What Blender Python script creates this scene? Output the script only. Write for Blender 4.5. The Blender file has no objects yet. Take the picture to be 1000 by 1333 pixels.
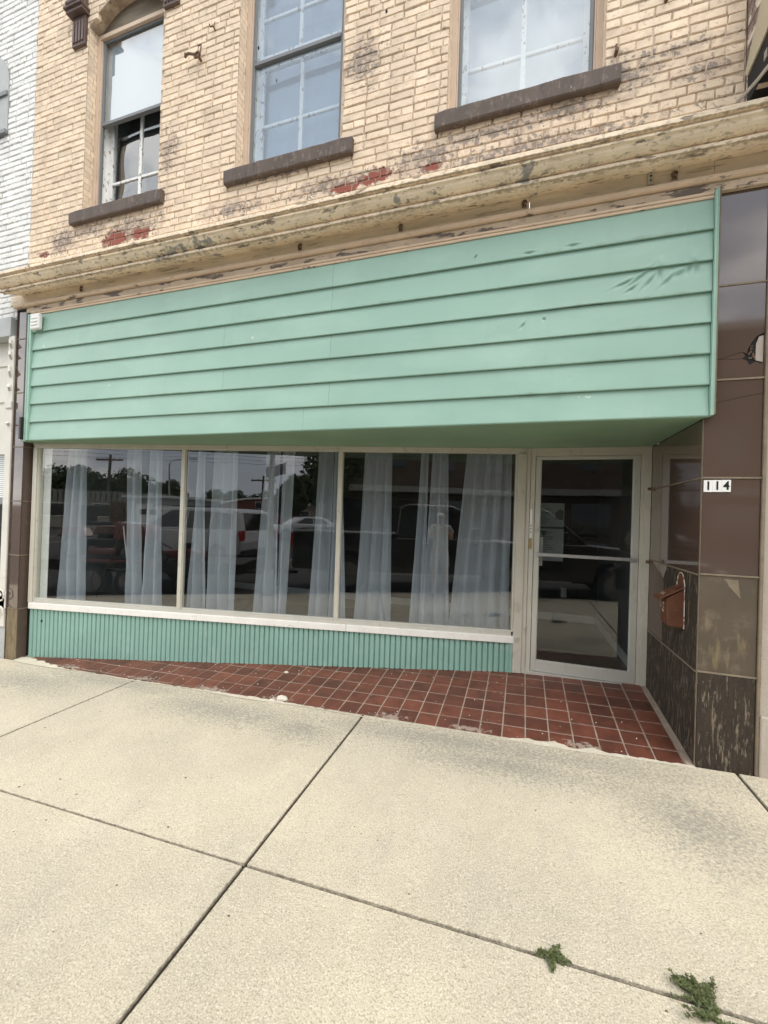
import bpy, bmesh, math, random
from mathutils import Vector, Matrix
random.seed(7)
SC = bpy.context.scene
COL = SC.collection
H = 1.55                                   # eye height: measured heights are relative to the lens

# ---------------------------------------------------------------- camera
cd = bpy.data.cameras.new('camera'); cam = bpy.data.objects.new('camera', cd); COL.objects.link(cam)
cd.sensor_fit = 'HORIZONTAL'; cd.sensor_width = 36.0; cd.lens = 36.0 * 537.56 / 1000.0
cd.clip_start = 0.03; cd.clip_end = 1500
r_, u_, f_ = (0.9504749, 0.30905491, 0.03290176), (-0.02907288, -0.01698746, 0.99943294), (-0.30943858, 0.95089247, 0.00716104)
m = Matrix.Identity(4)
for i in range(3):
    m[i][0] = r_[i]; m[i][1] = u_[i]; m[i][2] = -f_[i]
m[2][3] = H
cam.matrix_world = m
SC.camera = cam

# ---------------------------------------------------------------- sky and sun
SUN_EL, SUN_AZ = math.radians(54), math.radians(138)     # azimuth clockwise from +Y
w = bpy.data.worlds.new('World'); SC.world = w; w.use_nodes = True
nt = w.node_tree; nt.nodes.clear()
out = nt.nodes.new('ShaderNodeOutputWorld'); bg = nt.nodes.new('ShaderNodeBackground')
sky = nt.nodes.new('ShaderNodeTexSky'); sky.sky_type = 'NISHITA'; sky.sun_disc = False
sky.sun_elevation = SUN_EL; sky.sun_rotation = SUN_AZ
tc = nt.nodes.new('ShaderNodeTexCoord'); ns = nt.nodes.new('ShaderNodeTexNoise'); mp = nt.nodes.new('ShaderNodeMapping')
mp.inputs['Scale'].default_value = (1.0, 1.0, 2.6)
nt.links.new(tc.outputs['Generated'], mp.inputs['Vector']); nt.links.new(mp.outputs[0], ns.inputs['Vector'])
ns.inputs['Scale'].default_value = 2.3; ns.inputs['Detail'].default_value = 7; ns.inputs['Roughness'].default_value = .55
rp = nt.nodes.new('ShaderNodeValToRGB')
rp.color_ramp.elements[0].position = .44; rp.color_ramp.elements[0].color = (6.0, 6.5, 7.3, 1)
rp.color_ramp.elements[1].position = .56; rp.color_ramp.elements[1].color = (13.8, 13.5, 12.9, 1)
nt.links.new(ns.outputs[0], rp.inputs[0])
mx = nt.nodes.new('ShaderNodeMixRGB'); mx.inputs[0].default_value = .86
nt.links.new(sky.outputs[0], mx.inputs[1]); nt.links.new(rp.outputs[0], mx.inputs[2])
nt.links.new(mx.outputs[0], bg.inputs[0]); bg.inputs[1].default_value = .115
nt.links.new(bg.outputs[0], out.inputs[0])
sl = bpy.data.lights.new('sun', 'SUN'); so = bpy.data.objects.new('sun', sl); COL.objects.link(so)
sl.energy = 1.1; sl.angle = math.radians(34); sl.color = (1.0, .95, .86)
sd = Vector((math.sin(SUN_AZ) * math.cos(SUN_EL), math.cos(SUN_AZ) * math.cos(SUN_EL), math.sin(SUN_EL)))
so.rotation_euler = sd.to_track_quat('Z', 'Y').to_euler(); so.location = (0, -20, 40)
vs = SC.view_settings
vs.view_transform = 'Standard'; vs.look = 'None'; vs.exposure = 0.80; vs.gamma = 1; vs.use_curve_mapping = False

# ---------------------------------------------------------------- materials
def _mask(nt, pos, scale, lo, hi, detail=4, stretch=(1, 1, 1), seed=0, rough=.6):
    mp = nt.nodes.new('ShaderNodeMapping'); mp.inputs['Scale'].default_value = stretch
    mp.inputs['Location'].default_value = (seed * 3.7, seed * 1.3, seed * 5.1)
    nt.links.new(pos, mp.inputs['Vector'])
    n = nt.nodes.new('ShaderNodeTexNoise'); n.inputs['Scale'].default_value = scale
    n.inputs['Detail'].default_value = detail; n.inputs['Roughness'].default_value = rough
    nt.links.new(mp.outputs[0], n.inputs['Vector'])
    mr = nt.nodes.new('ShaderNodeMapRange'); mr.inputs[1].default_value = lo; mr.inputs[2].default_value = hi
    nt.links.new(n.outputs[0], mr.inputs[0])
    return n.outputs[0], mr.outputs[0]
def _math(nt, op, a, b=None, clamp=False):
    n = nt.nodes.new('ShaderNodeMath'); n.operation = op; n.use_clamp = clamp
    for k, v in enumerate((a, b)):
        if v is None: continue
        if isinstance(v, (int, float)): n.inputs[k].default_value = v
        else: nt.links.new(v, n.inputs[k])
    return n.outputs[0]
def _blobs(nt, pos, blobs):
    """max over soft ellipsoids (x,y,z,rx,ry,rz): 1 in the middle, 0 at the rim, negative outside"""
    cur = None
    for (x, y, z, rx, ry, rz) in blobs:
        s = nt.nodes.new('ShaderNodeVectorMath'); s.operation = 'SUBTRACT'; nt.links.new(pos, s.inputs[0]); s.inputs[1].default_value = (x, y, z)
        d = nt.nodes.new('ShaderNodeVectorMath'); d.operation = 'DIVIDE'; nt.links.new(s.outputs[0], d.inputs[0]); d.inputs[1].default_value = (rx, ry, rz)
        l = nt.nodes.new('ShaderNodeVectorMath'); l.operation = 'LENGTH'; nt.links.new(d.outputs[0], l.inputs[0])
        v = _math(nt, 'SUBTRACT', 1.0, l.outputs['Value'])
        cur = v if cur is None else _math(nt, 'MAXIMUM', cur, v)
    return cur
def mat(name, col, rough=.7, var=.12, vscale=6, layers=(), bump=.15, bscale=60, metal=0, spec=.5, island=0.0, objrand=0.0,
        stretch=(1, 1, 1), bumpdist=.004, objspace=False, coat=0, bump2=None):
    M = bpy.data.materials.new(name); M.use_nodes = True; nt = M.node_tree
    b = nt.nodes['Principled BSDF']
    b.inputs['Roughness'].default_value = rough; b.inputs['Metallic'].default_value = metal
    b.inputs['Specular IOR Level'].default_value = spec; b.inputs['Coat Weight'].default_value = coat; b.inputs['Coat Roughness'].default_value = .04
    if objspace: g = nt.nodes.new('ShaderNodeTexCoord'); pos = g.outputs['Object']
    else: g = nt.nodes.new('ShaderNodeNewGeometry'); pos = g.outputs['Position']
    _, mk = _mask(nt, pos, vscale, .3, .7, 6, stretch, 1)
    c = nt.nodes.new('ShaderNodeMixRGB'); nt.links.new(mk, c.inputs[0])
    c.inputs[1].default_value = (*[x * (1 - var) for x in col], 1); c.inputs[2].default_value = (*[min(1, x * (1 + var)) for x in col], 1)
    cur = c.outputs[0]
    rnd = None
    if island:
        gg = nt.nodes.new('ShaderNodeNewGeometry'); rnd = gg.outputs['Random Per Island']; amt = island
    if objrand:
        oi = nt.nodes.new('ShaderNodeObjectInfo'); amt = objrand
        rnd = oi.outputs['Random'] if rnd is None else _math(nt, 'FRACT', _math(nt, 'ADD', rnd, oi.outputs['Random']))
    if rnd is not None:
        v = _math(nt, 'ADD', _math(nt, 'MULTIPLY', rnd, 2 * amt), 1 - amt)
        mm = nt.nodes.new('ShaderNodeMixRGB'); mm.blend_type = 'MULTIPLY'; mm.inputs[0].default_value = 1
        nt.links.new(cur, mm.inputs[1]); nt.links.new(v, mm.inputs[2]); cur = mm.outputs[0]
    hsum = None
    for i, L in enumerate(layers):
        raw, mk = _mask(nt, pos, L.get('s', 10), L.get('lo', .55), L.get('hi', .6), L.get('d', 6), L.get('st', stretch), i + 3, L.get('r', .6))
        if 'blobs' in L:
            bl = _blobs(nt, pos, L['blobs'])
            t = _math(nt, 'ADD', bl, _math(nt, 'MULTIPLY', _math(nt, 'SUBTRACT', raw, .5), L.get('n', 3.0)))
            mr = nt.nodes.new('ShaderNodeMapRange'); mr.inputs[1].default_value = L.get('b0', .3); mr.inputs[2].default_value = L.get('b1', .4)
            nt.links.new(t, mr.inputs[0]); mk = mr.outputs[0]
        mk = _math(nt, 'MULTIPLY', mk, L.get('a', 1.0))
        mm = nt.nodes.new('ShaderNodeMixRGB'); nt.links.new(mk, mm.inputs[0]); nt.links.new(cur, mm.inputs[1]); mm.inputs[2].default_value = (*L['c'], 1)
        cur = mm.outputs[0]
        if L.get('h'):
            hh = _math(nt, 'MULTIPLY', mk, L['h']); hsum = hh if hsum is None else _math(nt, 'ADD', hsum, hh)
        if L.get('rgh') is not None:
            rr = nt.nodes.new('ShaderNodeMix'); nt.links.new(mk, rr.inputs[0])
            src = b.inputs['Roughness']
            if src.is_linked: nt.links.new(src.links[0].from_socket, rr.inputs[2])
            else: rr.inputs[2].default_value = src.default_value
            rr.inputs[3].default_value = L['rgh']; nt.links.new(rr.outputs[0], b.inputs['Roughness'])
    nt.links.new(cur, b.inputs['Base Color'])
    if bump:
        raw, _ = _mask(nt, pos, bscale, 0, 1, 5, stretch, 9)
        hgt = raw
        if bump2:
            raw2, _ = _mask(nt, pos, bump2[0], 0, 1, 3, stretch, 12)
            hgt = _math(nt, 'ADD', hgt, _math(nt, 'MULTIPLY', raw2, bump2[1]))
        if hsum is not None: hgt = _math(nt, 'ADD', hgt, hsum)
        bn = nt.nodes.new('ShaderNodeBump'); bn.inputs['Strength'].default_value = bump; bn.inputs['Distance'].default_value = bumpdist
        nt.links.new(hgt, bn.inputs['Height']); nt.links.new(bn.outputs[0], b.inputs['Normal'])
    return M
def glassmat(name, ior=1.75, tint=(.8, .85, .84), refl=(1, 1, 1), wav=.0, rough=0.0, film=0.0, filmcol=(.5, .5, .5)):
    M = bpy.data.materials.new(name); M.use_nodes = True; nt = M.node_tree; nt.nodes.clear()
    o = nt.nodes.new('ShaderNodeOutputMaterial'); mix = nt.nodes.new('ShaderNodeMixShader')
    t = nt.nodes.new('ShaderNodeBsdfTransparent'); t.inputs[0].default_value = (*tint, 1)
    g = nt.nodes.new('ShaderNodeBsdfGlossy'); g.inputs['Roughness'].default_value = rough; g.inputs['Color'].default_value = (*refl, 1)
    lw = nt.nodes.new('ShaderNodeLayerWeight'); lw.inputs[0].default_value = .5
    r0 = ((ior - 1) / (ior + 1)) ** 2
    fr5 = _math(nt, 'ADD', _math(nt, 'MULTIPLY', _math(nt, 'POWER', lw.outputs['Facing'], 4.0), 1 - r0), r0)
    base = t.outputs[0]
    if film:
        df = nt.nodes.new('ShaderNodeBsdfDiffuse'); df.inputs[0].default_value = (*filmcol, 1)
        m2 = nt.nodes.new('ShaderNodeMixShader')
        gg = nt.nodes.new('ShaderNodeNewGeometry'); _, mk = _mask(nt, gg.outputs['Position'], 3, .2, .8, 5, (1, 1, .4), 2)
        nt.links.new(_math(nt, 'MULTIPLY', mk, film), m2.inputs[0]); nt.links.new(base, m2.inputs[1]); nt.links.new(df.outputs[0], m2.inputs[2]); base = m2.outputs[0]
    if wav:
        ge = nt.nodes.new('ShaderNodeNewGeometry'); n = nt.nodes.new('ShaderNodeTexNoise'); n.inputs['Scale'].default_value = 1.6; n.inputs['Detail'].default_value = 1
        nt.links.new(ge.outputs['Position'], n.inputs['Vector'])
        bn = nt.nodes.new('ShaderNodeBump'); bn.inputs['Strength'].default_value = 1; bn.inputs['Distance'].default_value = wav
        nt.links.new(n.outputs[0], bn.inputs['Height']); nt.links.new(bn.outputs[0], g.inputs['Normal'])
    nt.links.new(fr5, mix.inputs[0]); nt.links.new(base, mix.inputs[1]); nt.links.new(g.outputs[0], mix.inputs[2])
    nt.links.new(mix.outputs[0], o.inputs[0])
    return M

RED = (.27, .075, .05); GREY = (.21, .185, .165)
def zz(r): return H + r
PEEL = [(-3.95, 3.08, zz(2.70), .19, .2, .11), (-3.62, 3.08, zz(2.69), .18, .2, .07), (-4.99, 3.08, zz(2.71), .10, .2, .04),
        (-1.19, 3.08, zz(2.71), .20, .2, .07), (-1.42, 3.08, zz(2.67), .16, .2, .06), (-.72, 3.08, zz(2.68), .08, .2, .04)]
WORN = [(-.72, 3.08, zz(2.76), .42, .2, .20), (0, 3.08, zz(2.66), 1.2, .2, .10), (-4.7, 3.08, zz(2.8), .3, .2, .2), (1.05, 3.08, zz(2.9), .25, .2, .12), (-2.5, 3.08, zz(2.72), .5, .2, .1), (-1.3, 3.08, zz(3.7), .25, .2, .3), (-.25, 3.08, zz(2.83), .5, .2, .11), (.25, 3.08, zz(2.86), .45, .2, .10), (-1.5, 3.08, zz(2.72), .7, .2, .13), (-2.0, 3.08, zz(2.93), .5, .2, .06),
        (-3.3, 3.08, zz(3.42), .16, .2, .3), (-3.7, 3.08, zz(2.80), .5, .2, .14), (.9, 3.08, zz(3.08), .34, .2, .07), (.6, 3.08, zz(3.0), .3, .2, .2), (-4.3, 3.08, zz(2.85), .4, .2, .12)]
m_brick = mat('cream_painted_brick', (.79, .645, .485), .82, .12, 5, island=.0, objrand=.085, bump=.5, bscale=120, bumpdist=.004, bump2=(30, 1.0), layers=[
    dict(c=(.52, .41, .30), s=9, lo=.56, hi=.74, a=.55), dict(c=(.42, .34, .27), s=48, lo=.61, hi=.68, a=.65),
    dict(c=(.42, .30, .21), s=7, lo=.54, hi=.70, a=.42, d=8, r=.7), dict(c=(.27, .20, .15), s=23, lo=.585, hi=.655, a=.6, d=9, r=.75), dict(c=(.42, .31, .25), s=10, blobs=WORN, n=2.6, b0=.15, b1=.8, a=.65), dict(c=GREY, s=30, blobs=WORN, n=4.6, b0=.55, b1=.95, a=.8, h=-1.5), dict(c=(.25, .15, .12), s=13, blobs=PEEL, n=2.6, b0=.10, b1=.2, a=.85, h=-1), dict(c=RED, s=16, blobs=PEEL, n=2.4, b0=.33, b1=.42, h=-2)])
m_brick_s = mat('cream_painted_brick_far', (.79, .645, .485), .82, .12, 5, island=.085, bump=.5, bscale=120, bumpdist=.004, bump2=(30, 1.0), layers=[
    dict(c=(.52, .41, .30), s=9, lo=.56, hi=.74, a=.55), dict(c=(.42, .34, .27), s=48, lo=.61, hi=.68, a=.65),
    dict(c=(.42, .30, .21), s=7, lo=.54, hi=.70, a=.42, d=8, r=.7), dict(c=(.27, .20, .15), s=23, lo=.585, hi=.655, a=.6, d=9, r=.75), dict(c=(.42, .31, .25), s=10, blobs=WORN, n=2.6, b0=.15, b1=.8, a=.65), dict(c=GREY, s=30, blobs=WORN, n=4.6, b0=.55, b1=.95, a=.8, h=-1.5), dict(c=(.25, .15, .12), s=13, blobs=PEEL, n=2.6, b0=.10, b1=.2, a=.85, h=-1), dict(c=RED, s=16, blobs=PEEL, n=2.4, b0=.33, b1=.42, h=-2)])
m_mortar = mat('painted_mortar', (.42, .325, .235), .9, .2, 14, layers=[dict(c=(.64, .535, .42), s=9, lo=.43, hi=.58, a=.85), dict(c=(.18, .13, .10), s=20, lo=.57, hi=.66, a=.75), dict(c=(.33, .24, .20), s=14, blobs=PEEL, n=2.4, b0=.15, b1=.3, a=.9)], bump=.5, bscale=90)
m_wbrick = mat('white_painted_brick', (.82, .82, .80), .8, .08, 5, objrand=.05, bump=.5, bscale=120, bump2=(30, 1.0), layers=[dict(c=(.45, .45, .43), s=25, lo=.62, hi=.72, a=.6)])
m_wmortar = mat('grey_mortar', (.36, .37, .36), .9, .2, 12, layers=[dict(c=(.74, .75, .73), s=5, lo=.5, hi=.58, a=.9)])
m_sill = mat('brown_painted_stone', (.10, .074, .060), .7, .2, 9, layers=[dict(c=(.24, .19, .165), s=26, lo=.55, hi=.66, a=.7, d=8, r=.7), dict(c=(.05, .045, .045), s=14, lo=.56, hi=.64, a=.75, d=8, r=.7), dict(c=(.50, .43, .34), s=34, lo=.67, hi=.69, a=.7)], bump=.5, bscale=60, stretch=(1, 1, .4))
m_iron = mat('brown_painted_iron', (.115, .075, .065), .55, .15, 9)
m_corn = mat('peeling_cream_cornice_paint', (.86, .72, .545), .75, .14, 4, layers=[
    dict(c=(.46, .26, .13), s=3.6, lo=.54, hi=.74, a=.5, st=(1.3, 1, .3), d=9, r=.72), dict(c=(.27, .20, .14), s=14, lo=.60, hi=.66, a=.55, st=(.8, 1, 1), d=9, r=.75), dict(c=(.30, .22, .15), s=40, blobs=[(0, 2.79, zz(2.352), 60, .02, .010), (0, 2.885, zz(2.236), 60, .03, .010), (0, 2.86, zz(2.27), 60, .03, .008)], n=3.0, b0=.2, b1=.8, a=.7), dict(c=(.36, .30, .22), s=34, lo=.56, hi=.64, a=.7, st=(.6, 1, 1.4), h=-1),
    dict(c=(.16, .17, .18), s=9, blobs=[(-.03, 2.84, zz(2.29), .13, .2, .045), (-.9, 2.84, zz(2.28), .08, .2, .04), (-4.1, 2.84, zz(2.28), .12, .2, .05), (-2.9, 2.84, zz(2.28), .5, .2, .05)], n=5.5, b0=.45, b1=.8, a=.75),
    dict(c=(.19, .15, .115), s=17, lo=.60, hi=.635, a=.8, st=(.45, 1, 1.2), h=-2)], bump=.5, bscale=50, bump2=(12, 1.5), bumpdist=.005)
m_frieze = mat('weathered_frieze_wood', (.80, .70, .55), .85, .2, 5, stretch=(.25, 1, 2.5), layers=[
    dict(c=(.24, .19, .14), s=14, lo=.57, hi=.66, a=.65, st=(.22, 1, 3)), dict(c=(.62, .52, .38), s=8, lo=.58, hi=.66, a=.7)], bump=.8, bscale=40, bumpdist=.006)
m_fascia = mat('cream_fascia_wood', (.68, .53, .39), .7, .08, 5, layers=[dict(c=(.15, .12, .10), s=11, lo=.655, hi=.67, a=.95, st=(.5, 1, 1.6), h=-2), dict(c=(.45, .37, .27), s=26, lo=.6, hi=.68, a=.6, st=(.5, 1, 1))], bump=.3)
m_band = mat('peeling_fascia_band', (.55, .44, .32), .8, .15, 5, layers=[dict(c=(.13, .105, .09), s=8, lo=.56, hi=.58, a=.95, st=(.5, 1, 1.6), h=-3), dict(c=(.38, .31, .23), s=26, lo=.55, hi=.64, a=.6, st=(.5, 1, 1))], bump=.5)
m_green = mat('seafoam_painted_siding', (.275, .44, .365), .5, .04, 1.6, objrand=.025, layers=[
    dict(c=(.40, .58, .49), s=2.5, lo=.48, hi=.72, a=.45, st=(.4, 1, 1), d=8), dict(c=(.24, .38, .32), s=3.2, lo=.54, hi=.78, a=.5, st=(2.2, 1, .22), d=9, r=.7),
    dict(c=(.17, .27, .22), s=38, lo=.69, hi=.72, a=.6), dict(c=(.62, .72, .66), s=30, blobs=[(-2.24, 3.03, zz(1.51), .05, .3, .05), (-4.85, 3.03, zz(1.67), .09, .3, .07), (-.72, 3.03, zz(.90), .04, .3, .03), (.4, 3.03, zz(.84), .1, .3, .03), (-3.9, 3.03, zz(1.2), .05, .3, .03)], n=3.4, b0=.95, b1=1.1, a=.8),
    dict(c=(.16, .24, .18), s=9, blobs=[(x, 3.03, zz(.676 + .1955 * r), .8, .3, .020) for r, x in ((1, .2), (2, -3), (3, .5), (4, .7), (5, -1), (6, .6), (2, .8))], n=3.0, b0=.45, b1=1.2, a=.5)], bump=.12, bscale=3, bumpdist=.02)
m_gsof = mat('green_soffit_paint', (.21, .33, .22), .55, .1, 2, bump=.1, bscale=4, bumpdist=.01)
m_gtrim = mat('green_metal_trim', (.29, .46, .38), .5, .1, 6, layers=[dict(c=(.45, .42, .30), s=30, lo=.62, hi=.68, a=.7)])
m_rib = mat('green_ribbed_metal', (.235, .40, .345), .5, .06, 3, layers=[dict(c=(.15, .25, .21), s=40, lo=.62, hi=.70, a=.5, st=(1, 1, .3)), dict(c=(.33, .47, .42), s=6, lo=.55, hi=.7, a=.4)], bump=.15)
m_groove = mat('dark_green_groove', (.06, .12, .10), .7, .1, 8)
m_tile = mat('quarry_tile', (.128, .042, .025), .5, .28, 9, objrand=.26, layers=[
    dict(c=(.055, .028, .022), s=7, lo=.54, hi=.72, a=.8), dict(c=(.24, .10, .075), s=60, lo=.62, hi=.72, a=.5), dict(c=(.42, .34, .28), s=130, lo=.70, hi=.74, a=.7),
    dict(c=(.42, .36, .30), s=28, blobs=[(x, 3.10, zz(-1.54 + .034 * x), .30, .09, .3) for x in (-4.4, -3.4, -2.6, -1.9, -.9, -.3, .45)], n=2.6, b0=.55, b1=.85, a=.65)], bump=.35, bscale=50)
m_grout = mat('tile_grout', (.33, .26, .205), .9, .15, 20, layers=[dict(c=(.2, .14, .11), s=6, lo=.5, hi=.7, a=.6)])
m_conc = mat('sidewalk_concrete', (.595, .53, .40), .9, .09, 1.6, bump=1.0, bscale=120, bumpdist=.006, bump2=(45, .7), layers=[
    dict(c=(.43, .39, .31), s=1.1, lo=.44, hi=.68, a=.62, d=9, r=.7), dict(c=(.66, .60, .48), s=2.1, lo=.52, hi=.72, a=.5, d=9, r=.68),
    dict(c=(.38, .35, .30), s=4, lo=.54, hi=.74, a=.45, d=9, r=.78, st=(1.6, .5, 1)), dict(c=(.27, .25, .22), s=2.2, lo=.64, hi=.74, a=.35, d=9, r=.75),
    dict(c=(.31, .26, .18), s=150, lo=.53, hi=.61, a=.6, d=2), dict(c=(.80, .74, .62), s=170, lo=.54, hi=.61, a=.55, d=2),
    dict(c=(.25, .235, .20), s=60, blobs=[(-4.4, 2.72, zz(-1.69), 1.0, .34, .4), (-2.2, 2.78, zz(-1.6), 1.2, .28, .4), (-1.5, 2.72, zz(-1.6), .5, .25, .4), (0, 2.72, zz(-1.54), .9, .2, .4), (.9, 2.5, zz(-1.5), .4, .4, .4), (-3.0, 1.2, zz(-1.65), .5, .3, .4), (-.3, 2.9, zz(-1.54), 2.2, .22, .4), (-3.6, 2.95, zz(-1.6), 1.9, .2, .4)], n=4.0, b0=.05, b1=1.1, a=.75),
    dict(c=(.13, .105, .075), s=55, blobs=[(0, 1.585, zz(-1.5), 60, .012, 60), (-1.115, 0, zz(-1.5), .017, 60, 60), (-3.445, 0, zz(-1.5), .016, 60, 60), (1.305, 0, zz(-1.5), .016, 60, 60)], n=2.4, b0=.2, b1=.9, a=.65),
    dict(c=(.10, .085, .07), s=75, lo=.725, hi=.74, a=.8), dict(c=(.17, .15, .13), s=9, lo=.735, hi=.745, a=.6)])
m_lip = mat('pale_concrete_lip', (.62, .565, .455), .9, .1, 8, bump=.9, bscale=120, layers=[dict(c=(.36, .32, .25), s=110, lo=.54, hi=.64, a=.6), dict(c=(.42, .39, .33), s=40, lo=.56, hi=.68, a=.6)])
m_joint = mat('dirty_joint_filler', (.035, .028, .020), .95, .3, 40)
m_pglass = mat('maroon_structural_glass', (.095, .064, .050), .06, .05, 2, spec=.9, bump=.02, bscale=1.5, bumpdist=.003, objrand=.06, coat=.6)
m_pbrown = mat('faded_brown_panel', (.092, .072, .050), .5, .15, 3, layers=[
    dict(c=(.30, .235, .12), s=14, blobs=[(1.2, 3.08, zz(-.80), .13, .3, .16), (1.33, 3.08, zz(-.72), .08, .3, .16), (1.15, 3.08, zz(-.62), .07, .3, .10)], n=2.2, b0=.5, b1=1.3, a=.6, st=(3.5, 1, .6)),
    dict(c=(.20, .16, .12), s=10, lo=.52, hi=.7, a=.5), dict(c=(.55, .52, .45), s=70, lo=.73, hi=.745, a=.8)], bump=.2, bscale=30)
m_pwood = mat('flaking_dark_wood', (.034, .023, .014), .8, .3, 8, stretch=(4, 4, .5), layers=[
    dict(c=(.22, .17, .12), s=30, lo=.53, hi=.60, a=.8, st=(2.4, 2.4, .35), h=-2), dict(c=(.34, .29, .24), s=60, lo=.64, hi=.68, a=.6, st=(1.6, 1.6, .4)), dict(c=(.022, .016, .012), s=6, lo=.52, hi=.66, a=.7)], bump=.9, bscale=40, bumpdist=.008)
m_pwood2 = mat('worn_tan_wood', (.19, .145, .085), .8, .25, 8, stretch=(3, 3, .5), layers=[dict(c=(.07, .05, .035), s=20, lo=.55, hi=.63, a=.8, st=(2, 2, .4), h=-1), dict(c=(.3, .25, .15), s=7, lo=.5, hi=.7, a=.6)], bump=.7, bscale=40)
m_pside = mat('dark_brown_side_panel', (.085, .058, .045), .35, .12, 5, layers=[dict(c=(.15, .12, .09), s=12, lo=.58, hi=.7, a=.4)])
m_strip = mat('tan_joint_strip', (.20, .16, .11), .7, .2, 12, layers=[dict(c=(.16, .12, .08), s=30, lo=.56, hi=.66, a=.7)], bump=.4)
m_alu = mat('aged_aluminium_frame', (.52, .495, .42), .42, .06, 5, spec=.6, layers=[dict(c=(.30, .27, .21), s=18, lo=.60, hi=.70, a=.55, st=(1, 1, .4)), dict(c=(.56, .55, .50), s=4, lo=.5, hi=.7, a=.4)], bump=.1)
m_alud = mat('satin_aluminium_door', (.56, .55, .50), .34, .05, 5, metal=.25, spec=.6, layers=[dict(c=(.36, .35, .30), s=16, lo=.62, hi=.72, a=.5, st=(1, 1, .4))], bump=.06)
m_white = mat('white_painted_sill', (.78, .76, .72), .5, .06, 6, layers=[dict(c=(.45, .36, .30), s=26, lo=.62, hi=.70, a=.6)], bump=.2)
m_whiteold = mat('chipped_white_sash_paint', (.84, .85, .83), .6, .08, 10, layers=[dict(c=(.33, .28, .23), s=24, lo=.57, hi=.61, a=.85, st=(1, 1, .6), h=-1)], bump=.5)
m_plast = mat('white_plastic', (.78, .78, .76), .4, .04, 10, bump=0)
m_black = mat('black_paint', (.018, .018, .018), .5, .1, 10, bump=.05)
m_dark = mat('dark_void', (.012, .012, .012), .9, .2, 5, bump=0)
m_brass = mat('worn_brass', (.45, .33, .13), .4, .2, 30, metal=.7, bump=.1)
m_steel = mat('galvanised_steel', (.50, .50, .50), .4, .12, 30, metal=.8, bump=.1)
m_rust = mat('rusty_iron', (.15, .095, .06), .85, .3, 40, bump=.5)
m_rustbox = mat('orange_brown_rust', (.115, .042, .020), .62, .16, 14, objspace=True, layers=[dict(c=(.12, .042, .022), s=12, lo=.5, hi=.66, a=.7), dict(c=(.32, .13, .05), s=30, lo=.62, hi=.72, a=.6), dict(c=(.6, .5, .42), s=55, lo=.72, hi=.74, a=.7)], bump=.4, bscale=60)
m_chip = mat('chipped_white_edge', (.66, .62, .56), .7, .1, 30, layers=[dict(c=(.22, .09, .04), s=45, lo=.5, hi=.55, a=.9)])
m_num = mat('black_numeral', (.012, .012, .012), .4, .05, 10, bump=0)
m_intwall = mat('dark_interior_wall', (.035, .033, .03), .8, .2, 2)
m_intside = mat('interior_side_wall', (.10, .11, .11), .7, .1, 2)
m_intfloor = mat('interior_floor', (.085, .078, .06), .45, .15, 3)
m_base = mat('white_baseboard', (.55, .55, .52), .5, .05, 5)
m_asph = mat('asphalt', (.055, .054, .052), .9, .15, 3, bump=.5, bscale=120, layers=[dict(c=(.10, .098, .09), s=160, lo=.6, hi=.7, a=.5)])
m_stripe = mat('road_paint', (.70, .69, .64), .7, .1, 10)
m_kerb = mat('kerb_concrete', (.40, .37, .30), .88, .15, 4, bump=.4)
m_stucco = mat('beige_stucco', (.43, .375, .32), .9, .06, 4, bump=.9, bscale=160, bumpdist=.006, layers=[dict(c=(.52, .48, .42), s=5, lo=.5, hi=.7, a=.4)])
m_awn = mat('beige_awning_board', (.42, .38, .28), .7, .08, 5)
m_curt = None
def curtainmat():
    M = bpy.data.materials.new('sheer_blue_white_curtain'); M.use_nodes = True; nt = M.node_tree; nt.nodes.clear()
    o = nt.nodes.new('ShaderNodeOutputMaterial')
    d = nt.nodes.new('ShaderNodeBsdfDiffuse'); d.inputs[0].default_value = (.70, .74, .81, 1)
    tl = nt.nodes.new('ShaderNodeBsdfTranslucent'); tl.inputs[0].default_value = (.70, .74, .81, 1)
    tr = nt.nodes.new('ShaderNodeBsdfTransparent'); tr.inputs[0].default_value = (.9, .92, 1, 1)
    a = nt.nodes.new('ShaderNodeMixShader'); a.inputs[0].default_value = .3
    b = nt.nodes.new('ShaderNodeMixShader')
    lw = nt.nodes.new('ShaderNodeLayerWeight'); lw.inputs[0].default_value = .35
    # thin weave: denser where the cloth turns edge-on
    mr = nt.nodes.new('ShaderNodeMapRange'); mr.inputs[1].default_value = 0; mr.inputs[2].default_value = .8; mr.inputs[3].default_value = .36; mr.inputs[4].default_value = .04
    nt.links.new(lw.outputs['Facing'], mr.inputs[0]); nt.links.new(mr.outputs[0], b.inputs[0])
    nt.links.new(d.outputs[0], a.inputs[1]); nt.links.new(tl.outputs[0], a.inputs[2])
    nt.links.new(a.outputs[0], b.inputs[1]); nt.links.new(tr.outputs[0], b.inputs[2]); nt.links.new(b.outputs[0], o.inputs[0])
    return M
m_curt = curtainmat()
m_dglass = glassmat('door_glass', 1.78, (.80, .84, .84), wav=.0008)
m_glass = glassmat('plate_glass', 2.02, (.82, .86, .86), wav=.0010)
m_uglass = glassmat('storm_glass', 2.6, (.74, .80, .84), refl=(.97, .985, 1), wav=.01)
m_uglass2 = glassmat('old_sash_glass', 2.5, (.85, .9, .92), refl=(.97, .985, 1), wav=.03)
m_skysheet = mat('sky_reflection_sheet', (.43, .475, .50), .8, .12, 1.5, bump=.05)  # pale blue-grey colour stands in for bright sky mirrored in the upper glass
m_carglass = mat('tinted_car_glass', (.01, .012, .013), .05, 0, 1, bump=0, spec=.8)
m_tyre = mat('tyre_rubber', (.02, .02, .02), .8, .1, 20)
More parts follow.
